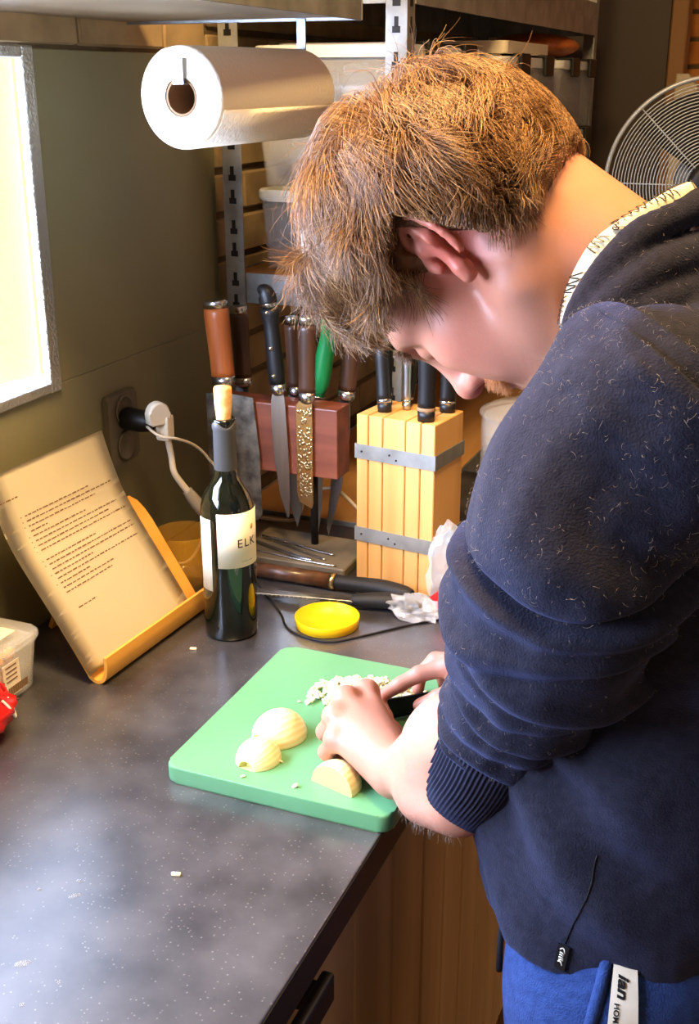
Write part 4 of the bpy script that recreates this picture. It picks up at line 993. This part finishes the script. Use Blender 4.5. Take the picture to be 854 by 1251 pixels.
B.cap(V3(-.345, .968, .044), V3(-.372, 1.018, .046), .0175, .0140, k=.012); finger([V3(-.372, 1.018, .046), V3(-.392, 1.052, .044), V3(-.404, 1.078, .040)], [.0125, .0108, .0090], .005)
for a, b in (('I', 'M'), ('M', 'R'), ('R', 'P')):
    pa, pb = (hi_[a][0]+hi_[b][0])/2, (hi_[a][1]+hi_[b][1])/2
    B.cap(pa*.55+pb*.45+V3(-.012, 0, .009), pb+V3(-.012, 0, .004), .0034, .0034, k=.004, mode='sub')
# right hand: forefinger and the others laid along the spine of the blade
rf = {'I': (V3(-.336, 1.118, .086), V3(-.368, 1.103, .077), V3(-.386, 1.092, .066), V3(-.402, 1.079, .055)),
      'M': (V3(-.326, 1.142, .084), V3(-.362, 1.143, .076), V3(-.378, 1.133, .058), V3(-.376, 1.124, .046)),
      'R': (V3(-.312, 1.162, .078), V3(-.345, 1.170, .068), V3(-.357, 1.158, .050), V3(-.352, 1.148, .042)),
      'P': (V3(-.298, 1.176, .070), V3(-.325, 1.188, .060), V3(-.334, 1.178, .046), V3(-.329, 1.168, .040))}
for nme, (a, b, c, d) in rf.items():
    q = {'I': 1, 'M': 1.03, 'R': .97, 'P': .86}[nme]
    B.cap(RW+V3(-.008, 0, 0), a, .020, .0125*q, k=.016); finger([a, b, c, d], [.0108*q, .0093*q, .0084*q, .0072*q], .004)
B.cap(V3(-.285, 1.118, .088), V3(-.318, 1.100, .070), .0165, .0130, k=.012); finger([V3(-.318, 1.100, .070), V3(-.342, 1.094, .056), V3(-.362, 1.092, .044)], [.0118, .0100, .0084], .005)
BV, BF = B.mesh((-.475, .70, -.16), (.08, 1.24, .72), .0024)
BV = relax(BV, BF, 1, .4)
tint = np.tile(np.array(lin((.735, .515, .420))), (len(BV), 1))
def blush(c, r, col, amt):
    global tint
    w_ = (np.exp(-((np.linalg.norm(BV-c, axis=1)/r)**2))*amt)[:, None]; tint = tint*(1-w_)+np.array(lin(col))*w_
RED = (.86, .42, .36)
for s in (-1, 1):
    blush(hw(-.016, s*.080, 0), .032, RED, .75); blush(hw(.06, s*.05, -.02), .035, (.88, .50, .42), .45)
blush(hw(.112, 0, -.022), .018, RED, .55); blush(hw(.094, 0, -.061), .016, (.74, .34, .32), .7)
for dct in (hi_, rf):
    for a, b, c, d in dct.values(): blush(a, .012, RED, .30); blush(b, .009, RED, .40); blush(d, .009, RED, .35)
blush(V3(-.375, 1.01, .05), .03, RED, .25)
nz = vnoise(BV[::1], 55)[:, None]; tint = tint*(1+.05*nz)
npmesh('body', BV, BF, M['skin'], person, tint=tint)
for s in (-1, 1):                                   # dark nostrils are hollows of the body; brows are hair
    pass

# ---- hair: a mass that follows the skull and loose strands rooted in it
SK = Model(); SK.ell(hw(-.008, 0, .042), (.094, .076, .086), HR).ell(hw(-.036, 0, .022), (.068, .069, .066), HR, k=.02).ell(hw(.048, 0, -.012), (.046, .060, .074), HR, k=.02)
def tolocal(P): return (np.asarray(P)-HE) @ HR
def hairline(q):
    """positive where hair grows; q is in head coordinates"""
    f, l, u = q[:, 0], np.abs(q[:, 1]), q[:, 2]
    front = np.where(f > .03, u-(.066+.35*(f-.03)+.25*np.maximum(l-.045, 0)), 1)
    side = np.where((f <= .03) & (f > -.004), u-(.016+1.6*np.maximum(f-.008, 0)), 1)
    ear = np.where((f <= -.004) & (f > -.030), u-(.040-.55*(-.004-f)-5*np.maximum(-.022-f, 0)), 1)
    nape = np.where(f <= -.030, u-(-.060-.25*(-.030-f)), 1)
    return np.minimum(np.minimum(front, side), np.minimum(ear, nape))
def mass(P):
    q = tolocal(P); th_ = .010+.012*np.clip((-q[:, 0])/.08, 0, 1)+.004*np.clip(q[:, 2]/.1, 0, 1)
    hl = hairline(q); return SK.eval(P)-th_*np.clip((hl+.004)/.022, -.6, 1)
HM = Model(); HM.fn(mass, hw(-.01, 0, .04), .15)
HV, HFc = HM.mesh(hw(-.02, 0, .04)-.16, hw(-.02, 0, .04)+.16, .004)
lump = vnoise(HV, 42, 5); nrm = HV-hw(-.01, 0, .03); nrm /= np.linalg.norm(nrm, axis=1)[:, None]; HV = relax(HV+nrm*(.005*lump)[:, None], HFc, 2)
hair = npmesh('hair', HV, HFc, M['hair_mass'], person)
def curves(name, strands, radius, m, parent, kind='stuff', label=None):
    N_ = [len(s) for s in strands]; hc = bpy.data.hair_curves.new(name); hc.add_curves(N_)
    P = np.concatenate(strands)-np.array(ORG[parent.name]); hc.position_data.foreach_set('vector', np.ascontiguousarray(P, np.float32).ravel())
    a = hc.attributes.get('radius') or hc.attributes.new('radius', 'FLOAT', 'POINT')
    r = np.concatenate([np.linspace(1, .35, n)*radius for n in N_]) ; a.data.foreach_set('value', r.astype(np.float32))
    hc.materials.append(m); o = bpy.data.objects.new(name, hc); COL.objects.link(o); o.parent = parent; ORG[o.name] = ORG[parent.name]; o['kind'] = kind
    if label: o['label'] = label
    return o
rg = np.random.default_rng(4)
def skull_point(d, c=V3(-.012, 0, .035)):
    """distance along unit head-space directions d from c to the scalp"""
    lo, hi = np.full(len(d), .03), np.full(len(d), .16)
    for _ in range(22):
        mid = (lo+hi)/2; v = SK.eval(HE+(c+d*mid[:, None]) @ HR.T); lo = np.where(v < 0, mid, lo); hi = np.where(v < 0, hi, mid)
    return c+d*lo[:, None]
d = rg.normal(size=(60000, 3)); d /= np.linalg.norm(d, axis=1)[:, None]; R0 = skull_point(d); ok = hairline(R0) > .002; R0, d = R0[ok][:22000], d[ok][:22000]
whorl = V3(-.085, .012, .085)
def grow(R0, n0, length, steps=11):
    n = len(R0); P = HE+R0 @ HR.T; N0 = n0 @ HR.T
    tang = R0-whorl; tang -= n0*np.sum(tang*n0, 1)[:, None]; tang /= np.maximum(np.linalg.norm(tang, axis=1), 1e-6)[:, None]; tang = tang @ HR.T
    def fld(P, s, o): return np.stack([vnoise(P, s, o), vnoise(P, s, o+31), vnoise(P, s, o+67)], 1)
    clump = fld(P, 40, 3)*1.5+fld(P, 95, 9)*.9
    D = N0*.75+tang*.85+clump*.75; D /= np.linalg.norm(D, axis=1)[:, None]
    out = [P.copy()]; g = V3(.02, 0, -1); st = length/steps; jit = rg.normal(size=(n, 3))*.10; phs = rg.uniform(0, 6.28, n)
    cc = fld(P, 34, 77)*1.6; c2 = fld(P, 60, 123)
    for k in range(steps):
        D = D+g*.10+jit*.4+cc*.16+c2*(.42*math.sin(k*.75))-N0*(.20 if k > 1 else 0); D /= np.linalg.norm(D, axis=1)[:, None]
        P = P+D*st[:, None]; q = tolocal(P); v = SK.eval(P)
        c_ = HE+V3(-.012, 0, .035) @ HR.T; out_ = P-c_; out_ /= np.linalg.norm(out_, axis=1)[:, None]
        mn = .008+(.016+.018*np.clip(-q[:, 0]/.08, 0, 1))*np.clip(k/4, 0, 1)*np.clip((hairline(q)+.01)/.03, 0, 1); push = np.maximum(mn-v, 0)
        P = P+out_*push[:, None]; out.append(P.copy())
    return np.stack(out, 1)
fl = np.clip((R0[:, 2]-.0)/.1, 0, 1); bk = np.clip(-R0[:, 0]/.09, 0, 1)
ln = (.034+.026*fl+.013*bk-.016*np.clip((R0[:, 0]-.03)/.04, 0, 1))*rg.uniform(.7, 1.2, len(R0)); ln *= np.where(R0[:, 2] < .01, .62, 1)
S = grow(R0, d, ln)
for s in S:                                         # hair parts round the ears
    q = tolocal(s); bad = (np.abs(q[:, 1]) > .068) & (q[:, 2] < .040) & (q[:, 2] > -.03) & (q[:, 0] > -.034) & (q[:, 0] < .006+.5*(q[:, 2] < -.006))
    if bad.any(): k = max(int(np.argmax(bad)), 1); s[k:] = s[k-1]+(s[k:]-s[k-1])*.02
curves('hair_strands', [s for s in S], .00030, M['hair_strand'], hair)
# brows, moustache and beard as short ginger hairs
def fuzz(name, cen, rad, n, L1, dirn, m, parent=person, r_=.0002):
    C0 = [c for c in cen]; st = []
    Pn = BV[rg.integers(0, len(BV), 400000)]
    for c, r in zip(cen, rad):
        near = Pn[np.linalg.norm(Pn-c, axis=1) < r]
        if not len(near): continue
        q = near[rg.integers(0, len(near), n)]+rg.normal(size=(n, 3))*.0008
        dd = np.asarray(dirn)+rg.normal(size=(n, 3))*.45; dd /= np.linalg.norm(dd, axis=1)[:, None]
        LL = L1*rg.uniform(.5, 1.2, n)
        for p, v, l_ in zip(q, dd, LL): st.append(np.stack([p, p+v*l_*.5, p+(v+V3(0, 0, -.3))*l_]))
    return curves(name, st, r_, M[m], parent)
fuzz('beard', [hw(.096, 0, -.043)]+[hw(.088, s*.02, -.047) for s in (-1, 1)]+[hw(.070, s*.03, -.085) for s in (-1, 1)]+[hw(.085, 0, -.10)], [.012, .012, .012, .018, .018, .018], 520, .007, HF*.8-HU*.6, 'beard_strand')
fuzz('arm_hair', [LW*(1-q)+V3(-.25, .870, .092)*q+V3(.0, -.026, -.016) for q in (.1, .3, .5, .7, .9)], [.022]*5, 26, .0075, (.25, -.45, -.75), 'lint_fibre', r_=.00008)
fuzz('eyebrow', [hw(.094, s*a, .038) for s in (-1, 1) for a in (.014, .024, .034)], [.007]*6, 140, .006, HF*.7+HU*.2, 'hair_strand')

# ---- hoodie: body with hood rolls, two sleeves, ribbed cuffs, neck tape, tag
H = Model()
H.ell(V3(-.070, .95, .35), (.128, .172, .19)).fn(lambda P: (np.hypot((P[:, 0]+.106)/(.134-.02*np.clip(-P[:, 2]/.1, -1, 1)), (P[:, 1]-.95)/.158)-1)*.14+np.maximum(P[:, 2]-.20, 0)*.8, V3(-.106, .95, .02), .30, k=.05).ell(V3(-.050, .95, .40), (.110, .160, .125), k=.04).ell(V3(-.020, .95, .455), (.095, .150, .100), k=.03).cap(V3(-.080, .905, .522), V3(-.080, .995, .522), .030, .030, k=.012)
for s in (-1, 1):
    H.cap(V3(-.060, .95-s*.05, .465), V3(-.095, .95-s*.150, .478), .066, .082, k=.03)
    H.cap(V3(-.150, .95-s*.060, .425), V3(-.125, .95-s*.14, .440), .055, .068, k=.04)
near = {'r1': [(-.173, .872, .520), (-.172, .872, .533), (-.163, .873, .553), (-.149, .880, .577), (-.130, .899, .597), (-.101, .945, .611)],
        'r2': [(-.167, .863, .503), (-.164, .862, .519), (-.152, .866, .539), (-.137, .876, .558), (-.119, .896, .571), (-.088, .945, .578)],
        'r3': [(-.160, .857, .494), (-.142, .861, .524), (-.125, .876, .541), (-.106, .900, .549), (-.076, .945, .555)]}
for key, rr_, k in (('r3', (.009, .0135, .016, .017, .018), .005), ('r2', (.009, .0135, .0145, .0155, .0165, .018), .0025), ('r1', (.0085, .0095, .0105, .0110, .0118, .0125), .004)):
    L0 = np.c_[np.array(near[key]), rr_]; c_ = cat(L0, 5)
    full = np.concatenate([c_, [[q[0], 1.9-q[1], q[2], q[3]] for q in c_[::-1]]])
    for p, q in zip(full, full[1:]): H.cap(p[:3], q[:3], p[3], q[3], k=k)
    for s in (-1, 1):                                   # the collar runs down to the throat on both sides
        e = c_[0]; yy_ = e[1] if s < 0 else 1.9-e[1]; H.cap((e[0], yy_, e[2]), (-.195 if key == 'r1' else -.18, .95+s*.025, .445), e[3], .012, k=k)
H.ell(V3(.030, .95, .46), (.070, .125, .10), k=.02)       # the hood hanging on the back
def neckhole(P):
    a = V3(-.165, .95, .60); b = V3(-.135, .95, .50); t_ = np.clip(((P-a) @ (b-a))/((b-a) @ (b-a)), 0, 1); q = P-a-t_[:, None]*(b-a); return np.linalg.norm(q, axis=1)-.058
H.fn(neckhole, V3(-.15, .95, .55), .12, k=.004, mode='sub')
H.fn(lambda P: -.032+(.93-P[:, 1])*.17*(P[:, 1] < .93)-P[:, 2], V3(-.1, .95, -.1), 9, mode='cut')
QV, QF = H.mesh((-.27, .74, -.11), (.13, 1.16, .66), .0036)
QV = relax(QV, QF, 2)
# soft folds: across the belly and radiating from the armpit
fold = .0055*np.sin((QV[:, 2]*.8+QV[:, 0]*.55-QV[:, 1]*.25)*58+3*vnoise(QV, 7, 2))*np.exp(-((QV[:, 2]-.10)/.17)**2)
fold += .004*vnoise(QV, 18, 8)+.0012*vnoise(QV, 60, 4)
cen = np.c_[np.full(len(QV), -.09), np.full(len(QV), .95), np.clip(QV[:, 2], 0, .45)]; nn = QV-cen; nn /= np.linalg.norm(nn, axis=1)[:, None]
damp = np.clip((.47-QV[:, 2])/.04, 0, 1)*np.clip((QV[:, 2]+.06)/.05, 0, 1)
QV = QV+nn*(fold*damp)[:, None]
hoodie = npmesh('hoodie', QV, QF, M['navy_fleece'], person)
def loft(pts, ns, na, hfun=None, view=None):
    """tube through (x,y,z,r) points; angle 0 faces the viewer; returns rings as an array"""
    c_ = cat(pts, ns); P = c_[:, :3]; n = len(P); Tn = np.gradient(P, axis=0); Tn /= np.linalg.norm(Tn, axis=1)[:, None]
    out = []; A = np.linspace(0, 2*PI, na, endpoint=False)
    for i in range(n):
        u = np.array((0, 0, .70))-P[i] if view is None else view-P[i]; u -= Tn[i]*(u @ Tn[i]); u /= np.linalg.norm(u); v = np.cross(Tn[i], u)
        r = c_[i, 3]+(hfun(i/(n-1), A) if hfun else 0); out.append(P[i]+np.cos(A)[:, None]*u*np.reshape(r*np.ones(na), (-1, 1))+np.sin(A)[:, None]*v*np.reshape(r*np.ones(na), (-1, 1)))
    return np.array(out)
def gridfaces(n, na, closed=True):
    F = []; i = np.arange(n-1)[:, None]; k = np.arange(na)[None, :]; k2 = (k+1) % na
    return np.stack([(i*na+k), (i*na+k2), ((i+1)*na+k2), ((i+1)*na+k)], -1).reshape(-1, 4)
def g_(x, w_): return np.exp(-(x/w_)**2)
sl = [(-.080, .804, .501, .082), (-.085, .801, .495, .0900), (-.106, .791, .468, .0880), (-.133, .783, .430, .083), (-.146, .787, .370, .085), (-.162, .794, .315, .077), (-.186, .824, .240, .058), (-.216, .852, .178, .0515)]
def sleeve_h(s, A):
    """height of the cloth: smooth upper arm, deep crease at the crook, bunched rolls below it"""
    R = np.sin(A); C_ = np.cos(A); h = np.zeros_like(A)
    n1 = np.array([noise.noise(Vector((s*5, math.cos(a)*1.3, math.sin(a)*1.3))) for a in A]); n2 = np.array([noise.noise(Vector((s*14, math.cos(a)*3, math.sin(a)*3+9))) for a in A])
    h += .006*n1*(s > .1)+.0025*n2
    h += -.013*g_(s-.36, .10)*np.clip(C_, 0, 1)**3+.008*g_(s-.50+.05*R, .06)*np.clip(C_, 0, 1)
    sc = .585-.05*np.abs(R)**1.5+.03*R
    h += -.014*g_(s-sc, .016)+.007*g_(s-sc-.035, .022)
    for s0, a_, w_, sl_, ph in ((.665, .0065, .020, .035, .3), (.725, .0075, .019, -.03, 1.2), (.785, .007, .018, .035, 2.5), (.845, .0065, .018, -.02, .7), (.905, .0055, .017, .03, 3.6), (.96, .004, .016, -.012, 5)):
        c_ = s0+sl_*R+.012*np.sin(2*A+ph)+.012*n1; h += a_*g_(s-c_, w_)*(.75+.5*np.cos(A+ph))-.004*g_(s-c_-.03, .011)
    return h
NA = 220
RG = loft(sl, 40, NA, sleeve_h); nr = len(RG)
end = RG[-1]; ci = end.mean(0); RG = np.concatenate([RG, [ci+(end-ci)*.9]])
npmesh('sleeve', RG.reshape(-1, 3), gridfaces(len(RG), NA), M['navy_fleece'], hoodie)
cf = [(-.203, .846, .194, .0505), (-.214, .857, .168, .0505), (-.229, .869, .132, .0490), (-.2420, .879, .103, .0465), (-.2448, .881, .0975, .0450), (-.2420, .879, .103, .0425)]
NC = 640
def rib(s, A): return .00080*np.cos(A*78)*np.clip((.60-s)/.2, .10, 1)+.0012*np.sin(2*A+1)
RG = loft(cf, 6, NC, rib); npmesh('cuff', RG.reshape(-1, 3), gridfaces(len(RG), NC), M['navy_rib'], hoodie, label='ribbed cuff')
rs = [(-.072, 1.080, .495, .072), (-.075, 1.112, .462, .079), (-.055, 1.140, .38, .074), (-.045, 1.150, .29, .066), (-.110, 1.145, .215, .056), (-.190, 1.136, .150, .047)]
def sleeve_r(s, A): return .004*np.sin(s*60+2*np.sin(A))*(s > .35)+.003*np.cos(3*A+s*9)
RG = loft(rs, 12, 90, sleeve_r); npmesh('sleeve', RG.reshape(-1, 3), gridfaces(len(RG), 90), M['navy_fleece'], hoodie)
cf = [(-.186, 1.137, .153, .046), (-.222, 1.132, .126, .042), (-.232, 1.131, .118, .038), (-.222, 1.132, .126, .034)]
RG = loft(cf, 6, 320, lambda s, A: .0008*np.cos(A*60)); npmesh('cuff', RG.reshape(-1, 3), gridfaces(len(RG), 320), M['navy_rib'], hoodie, label='ribbed cuff')
# neck tape with script
inn = [(-.192, .915, .478), (-.184, .889, .510), (-.186, .885, .525), (-.185, .882, .539), (-.182, .880, .555), (-.173, .878, .577), (-.164, .883, .591), (-.148, .892, .604), (-.131, .909, .616), (-.118, .929, .624), (-.110, .950, .627)]
oud = [(-.185, .905, .476), (-.179, .879, .511), (-.179, .876, .526), (-.1755, .874, .542), (-.166, .873, .559), (-.160, .874, .574), (-.150, .880, .590), (-.136, .893, .602), (-.122, .909, .610), (-.108, .929, .615), (-.100, .950, .617)]
ci_, co_ = cat(inn, 8), cat(oud, 8); mir = lambda a: np.concatenate([a, (a*np.array((1, -1, 1))+np.array((0, 1.9, 0)))[::-1][1:]])
TI, TO = mir(ci_), mir(co_)
def tape_pt(i, w_, lift=0):
    i0 = int(min(max(i, 0), len(TI)-1.001)); fr = i-i0; a = TI[i0]*(1-fr)+TI[i0+1]*fr; b = TO[i0]*(1-fr)+TO[i0+1]*fr
    p = a*(1-w_)+b*w_; out_ = np.array((p[0]+.11, p[1]-.95, p[2]-.50)); out_ /= np.linalg.norm(out_); return p+out_*(lift+.0035*4*w_*(1-w_))
W5 = np.linspace(0, 1, 7); TV = np.array([[tape_pt(i, w_, .0012) for w_ in W5] for i in range(len(TI))])
n_ = len(TI); TF = [(i*7+k, i*7+k+1, (i+1)*7+k+1, (i+1)*7+k) for i in range(n_-1) for k in range(6)]
tape = npmesh('neck_tape', TV.reshape(-1, 3), TF, M['tape_cotton'], hoodie, label='cream neck tape printed with black script')
bm = NB()
def stroke(pts, r=.0006):
    q = [tape_pt(i, w_, .0030) for i, w_ in pts]; q = cat(q, 4)
    vs = []
    for j, p in enumerate(q):
        t_ = q[min(j+1, len(q)-1)]-q[max(j-1, 0)]; t_ = t_/max(np.linalg.norm(t_), 1e-9); o_ = np.array((p[0]+.11, p[1]-.95, p[2]-.50)); o_ /= np.linalg.norm(o_); sd = np.cross(t_, o_)
        vs.append((bm.verts.new(p+sd*r), bm.verts.new(p-sd*r)))
    for a, b in zip(vs, vs[1:]): bm.faces.new((a[0], a[1], b[1], b[0]))
def script_L(i): stroke([(i+1.6, .10), (i+2.6, .16), (i+2.9, .38), (i+2.2, .45), (i+1.4, .30), (i+.9, .55), (i+.2, .85), (i-.6, .80), (i-.3, .62), (i+.6, .80), (i+1.6, .95)], .0007)
def wave(i0, i1, k, lo=.12, hi=.62):
    pts = []; 
    for j in range(k*2+1): pts.append((i0+(i1-i0)*j/(k*2), lo if j % 2 else hi))
    stroke(pts, .00065)
for base in range(6, len(TI)-14, 36):
    wave(base, base+6, 3, .25, .85); script_L(base+9); wave(base+13, base+21, 4, .08, .55); wave(base+22, base+29, 3, .12, .75)
obj('lettering', bm, M['black'], None, loc=(0, 0, 0)) if False else bm.to_mesh(bpy.data.meshes.new('script'))
me = bpy.data.meshes['script']; bm.free(); me.materials.append(M['black']); me.transform(Matrix.Translation(-ORG[tape.name]))
so = bpy.data.objects.new('script_print', me); COL.objects.link(so); so.parent = tape; so['label'] = 'black script print'
# lint on the fleece
rg = np.random.default_rng(8); st = []
SV = bpy.data.objects['sleeve'].data; n = len(SV.vertices); co_ = np.empty(n*3, np.float32); no_ = np.empty(n*3, np.float32); SV.vertices.foreach_get('co', co_); SV.vertices.foreach_get('normal', no_)
co_ = co_.reshape(-1, 3)+np.array(ORG['hoodie']); no_ = no_.reshape(-1, 3)
pick = np.concatenate([rg.integers(0, int(n*.55), 1500), rg.integers(int(n*.55), n, 420)])
for i in pick:
    p, nv = co_[i].astype(float), no_[i].astype(float); t_ = np.cross(nv, rg.normal(size=3)); t_ /= np.linalg.norm(t_); b_ = np.cross(nv, t_); L1 = rg.uniform(.0015, .0055)*(1.8 if rg.random() < .08 else 1); k = rg.uniform(-2.5, 2.5)
    st.append(np.stack([p+nv*(.0009+.0014*math.sin(3*q))+L1*(t_*(math.sin(k*q)/k if abs(k) > .1 else q)+b_*((1-math.cos(k*q))/k if abs(k) > .1 else 0)) for q in np.linspace(0, 1, 6)]))
n = len(QV); sel = np.argwhere((QV[:, 2] > .33) & (QV[:, 1] < .93) & (QV[:, 0] > -.2)).ravel()
for i in rg.choice(sel, 620):
    p = QV[i].copy(); nv = nn[i]; t_ = np.cross(nv, rg.normal(size=3)); t_ /= np.linalg.norm(t_); b_ = np.cross(nv, t_); L1 = rg.uniform(.002, .007); k = rg.uniform(-2.5, 2.5)
    st.append(np.stack([p+nv*.0022+L1*(t_*q+b_*k*q*q*.4) for q in np.linspace(0, 1, 5)]))
curves('lint', st, .000075, M['lint_fibre'], hoodie)
# side seam, drawstring, woven tag
bm = NB(); ext(bm, [(-.1374, .7985, .0216), (-.1274, .7970, .0209), (-.1301, .7945, -.0029), (-.1389, .7955, -.0006)], (-.0002, -.0012, 0))
tg = obj('hem_tag', bm, M['black'], hoodie, label='black woven tag with white script')
bm = NB(); o_ = V3(-.1335, .7958, .0098)
ex, ez = V3(.0052, -.0008, -.001), V3(.0008, .0015, .0125)
for a, b in (((-.5, .75), (.15, .95)), ((.15, .95), (.55, .55)), ((-.45, .45), (.45, .35)), ((-.5, .2), (.35, .15)), ((-.55, -.05), (.45, -.08)), ((-.5, -.3), (.5, -.25)), ((-.6, -.5), (.3, -.45)), ((-.1, -.45), (.35, -.75))):
    p, q = o_+ex*a[0]*.8+ez*a[1]*.75, o_+ex*b[0]*.8+ez*b[1]*.75; up = V3(-.1, -.99, .1)*.0008
    tube(bm, [p+up, (p+q)/2+up+ez*.05, q+up], .0005, 5)
obj('script_print', bm, M['white_print'], tg)
from mathutils.bvhtree import BVHTree
bv = BVHTree.FromPolygons([Vector(v) for v in QV], [tuple(f) for f in QF])
def snap(p, off=.0004):
    r = bv.find_nearest(Vector(p)); n_ = r[1]; n_ = n_ if n_.y < 0 else -n_; return r[0]+n_*off
bm = NB(); tube(bm, [snap(p) for p in cat([(-.108, .78, .12), (-.113, .785, .094), (-.1205, .79, .065), (-.1265, .795, .045), (-.1325, .797, .022)], 6)], .0006, 6); obj('side_seam', bm, M['black'], hoodie)

# ---- trousers and shoes
Tm = Model(); Tm.ell(V3(-.088, .95, -.02), (.112, .148, .11))
for s in (-1, 1):
    Tm.cap(V3(-.098, .95-s*.080, -.08), V3(-.105, .95-s*.095, -.46), .098, .068, k=.05).cap(V3(-.105, .95-s*.095, -.46), V3(-.06, .95-s*.10, -.83), .068, .052, k=.02)
    Tm.cap(V3(-.062, .95-s*.10, -.80), V3(-.060, .95-s*.10, -.835), .056, .060, k=.01)
Tm.fn(lambda P: P[:, 2]-.06, V3(0, .95, .06), 9, mode='cut'); Tm.fn(lambda P: -.86-P[:, 2], V3(0, .95, -.86), 9, mode='cut')
TVv, TFf = Tm.mesh((-.23, .73, -.90), (.06, 1.17, .09), .006); TVv = relax(TVv, TFf, 2)
c0 = np.stack([np.full(len(TVv), -.1), np.where(TVv[:, 1] < .95, .87, 1.03), TVv[:, 2]], 1); nv = TVv-c0; nv /= np.linalg.norm(nv, axis=1)[:, None]
TVv += nv*(.004*vnoise(TVv, 14, 3)+.003*np.sin(TVv[:, 2]*90+5*vnoise(TVv, 9, 6))*np.exp(-((TVv[:, 2]+.72)/.1)**2))[:, None]
trousers = npmesh('trousers', TVv, TFf, M['blue_sweat'], person)
def on_leg(z, a, off=.0):
    """point on the outer left thigh at height z; a turns from straight out to the side towards the front"""
    f = np.clip((-.08-z)/.38, 0, 1); c = V3(-.098, .87, z)*(1-f)+V3(-.105, .855, z)*f; r = .098+(.068-.098)*f
    d_ = V3(-math.sin(a), -math.cos(a), 0); lo, hi = .04, .2
    for _ in range(20):
        m_ = (lo+hi)/2
        if Tm.eval((c+d_*m_)[None])[0] < 0: lo = m_
        else: hi = m_
    return c+d_*(lo+off)
bm = NB(); rows = []
for z in np.linspace(.017, -.80, 40): rows.append([bm.verts.new(on_leg(z, a, .0045)) for a in (-.36, -.30, -.24, -.17, -.10)])
for p, q in zip(rows, rows[1:]):
    for k in range(4): bm.faces.new((p[k], p[k+1], q[k+1], q[k])).smooth = True
band = obj('side_stripe', bm, M['stripe_cotton'], trousers, label='cream side stripe with black lettering')
for s_, size, z0, a0, bold, sh in (('ian', .0150, .0105, .0, .0004, .25), ('HOME', .0066, -.0105, .022, .0001, 0)):
    b = text(s_, size, sh, .0002, bold)
    for v in b.verts:
        x, y, zz = v.co; p = on_leg(z0-x, a0-.165-y/.098, .0049+zz); v.co = p
    obj('lettering', b, M['black'], band, kind='stuff')
bm = NB(); tube(bm, [on_leg(z, a_, .001) for z, a_ in zip(np.linspace(.016, -.30, 16), np.linspace(-.02, .42, 16))], .0055, 10); obj('pocket_edge', bm, M['blue_sweat'], trousers)
bm = NB(); tube(bm, cat([(-.205, .905, -.01), (-.2085, .896, -.045), (-.2085, .89, -.075), (-.2075, .887, -.105)], 5), .0032, 8); obj('drawstring', bm, M['black_rubber'], trousers)
for s in (-1, 1):
    y = .95-s*.10; bm = NB(); Sm = Model()
    Sm.ell(V3(-.13, y, -.872), (.145, .048, .045)).ell(V3(-.055, y, -.845), (.055, .044, .055), k=.03); Sm.fn(lambda P: -.918-P[:, 2], V3(0, y, -.92), 9, mode='cut')
    SVv, SFf = Sm.mesh((-.29, y-.07, -.925), (.03, y+.07, -.77), .005); sh = npmesh('shoe', SVv, SFf, M['black_rubber'], person)
# ---- the knife in use
t = thing('kitchen_knife', 'black-bladed kitchen knife under both hands on the green board', 'knife', (-.36, 1.12, .0205))
bd = V3(.735, .68, 0); b0 = V3(-.404, 1.082, .0208)
def kp(s, z): p = b0+bd*s; return (p[0], p[1], z)
bm = NB(); ext(bm, [kp(0, .0208), kp(.11, .0208), kp(.145, .026), kp(.155, .034), kp(.14, .044), kp(0, .0465)], (-.0015, .0016, 0)); obj('blade', bm, M['black'], t)
bm = NB(); q = [kp(-.004, .040), kp(-.03, .043), kp(-.06, .046)]; tube(bm, q, [.009, .0095, .009], 12, sy=1.2); obj('handle', bm, M['black'], t)
bm = NB(); q = [kp(.004, .040), kp(-.008, .0405)]; tube(bm, q, .010, 12); obj('bolster', bm, M['steel'], t)
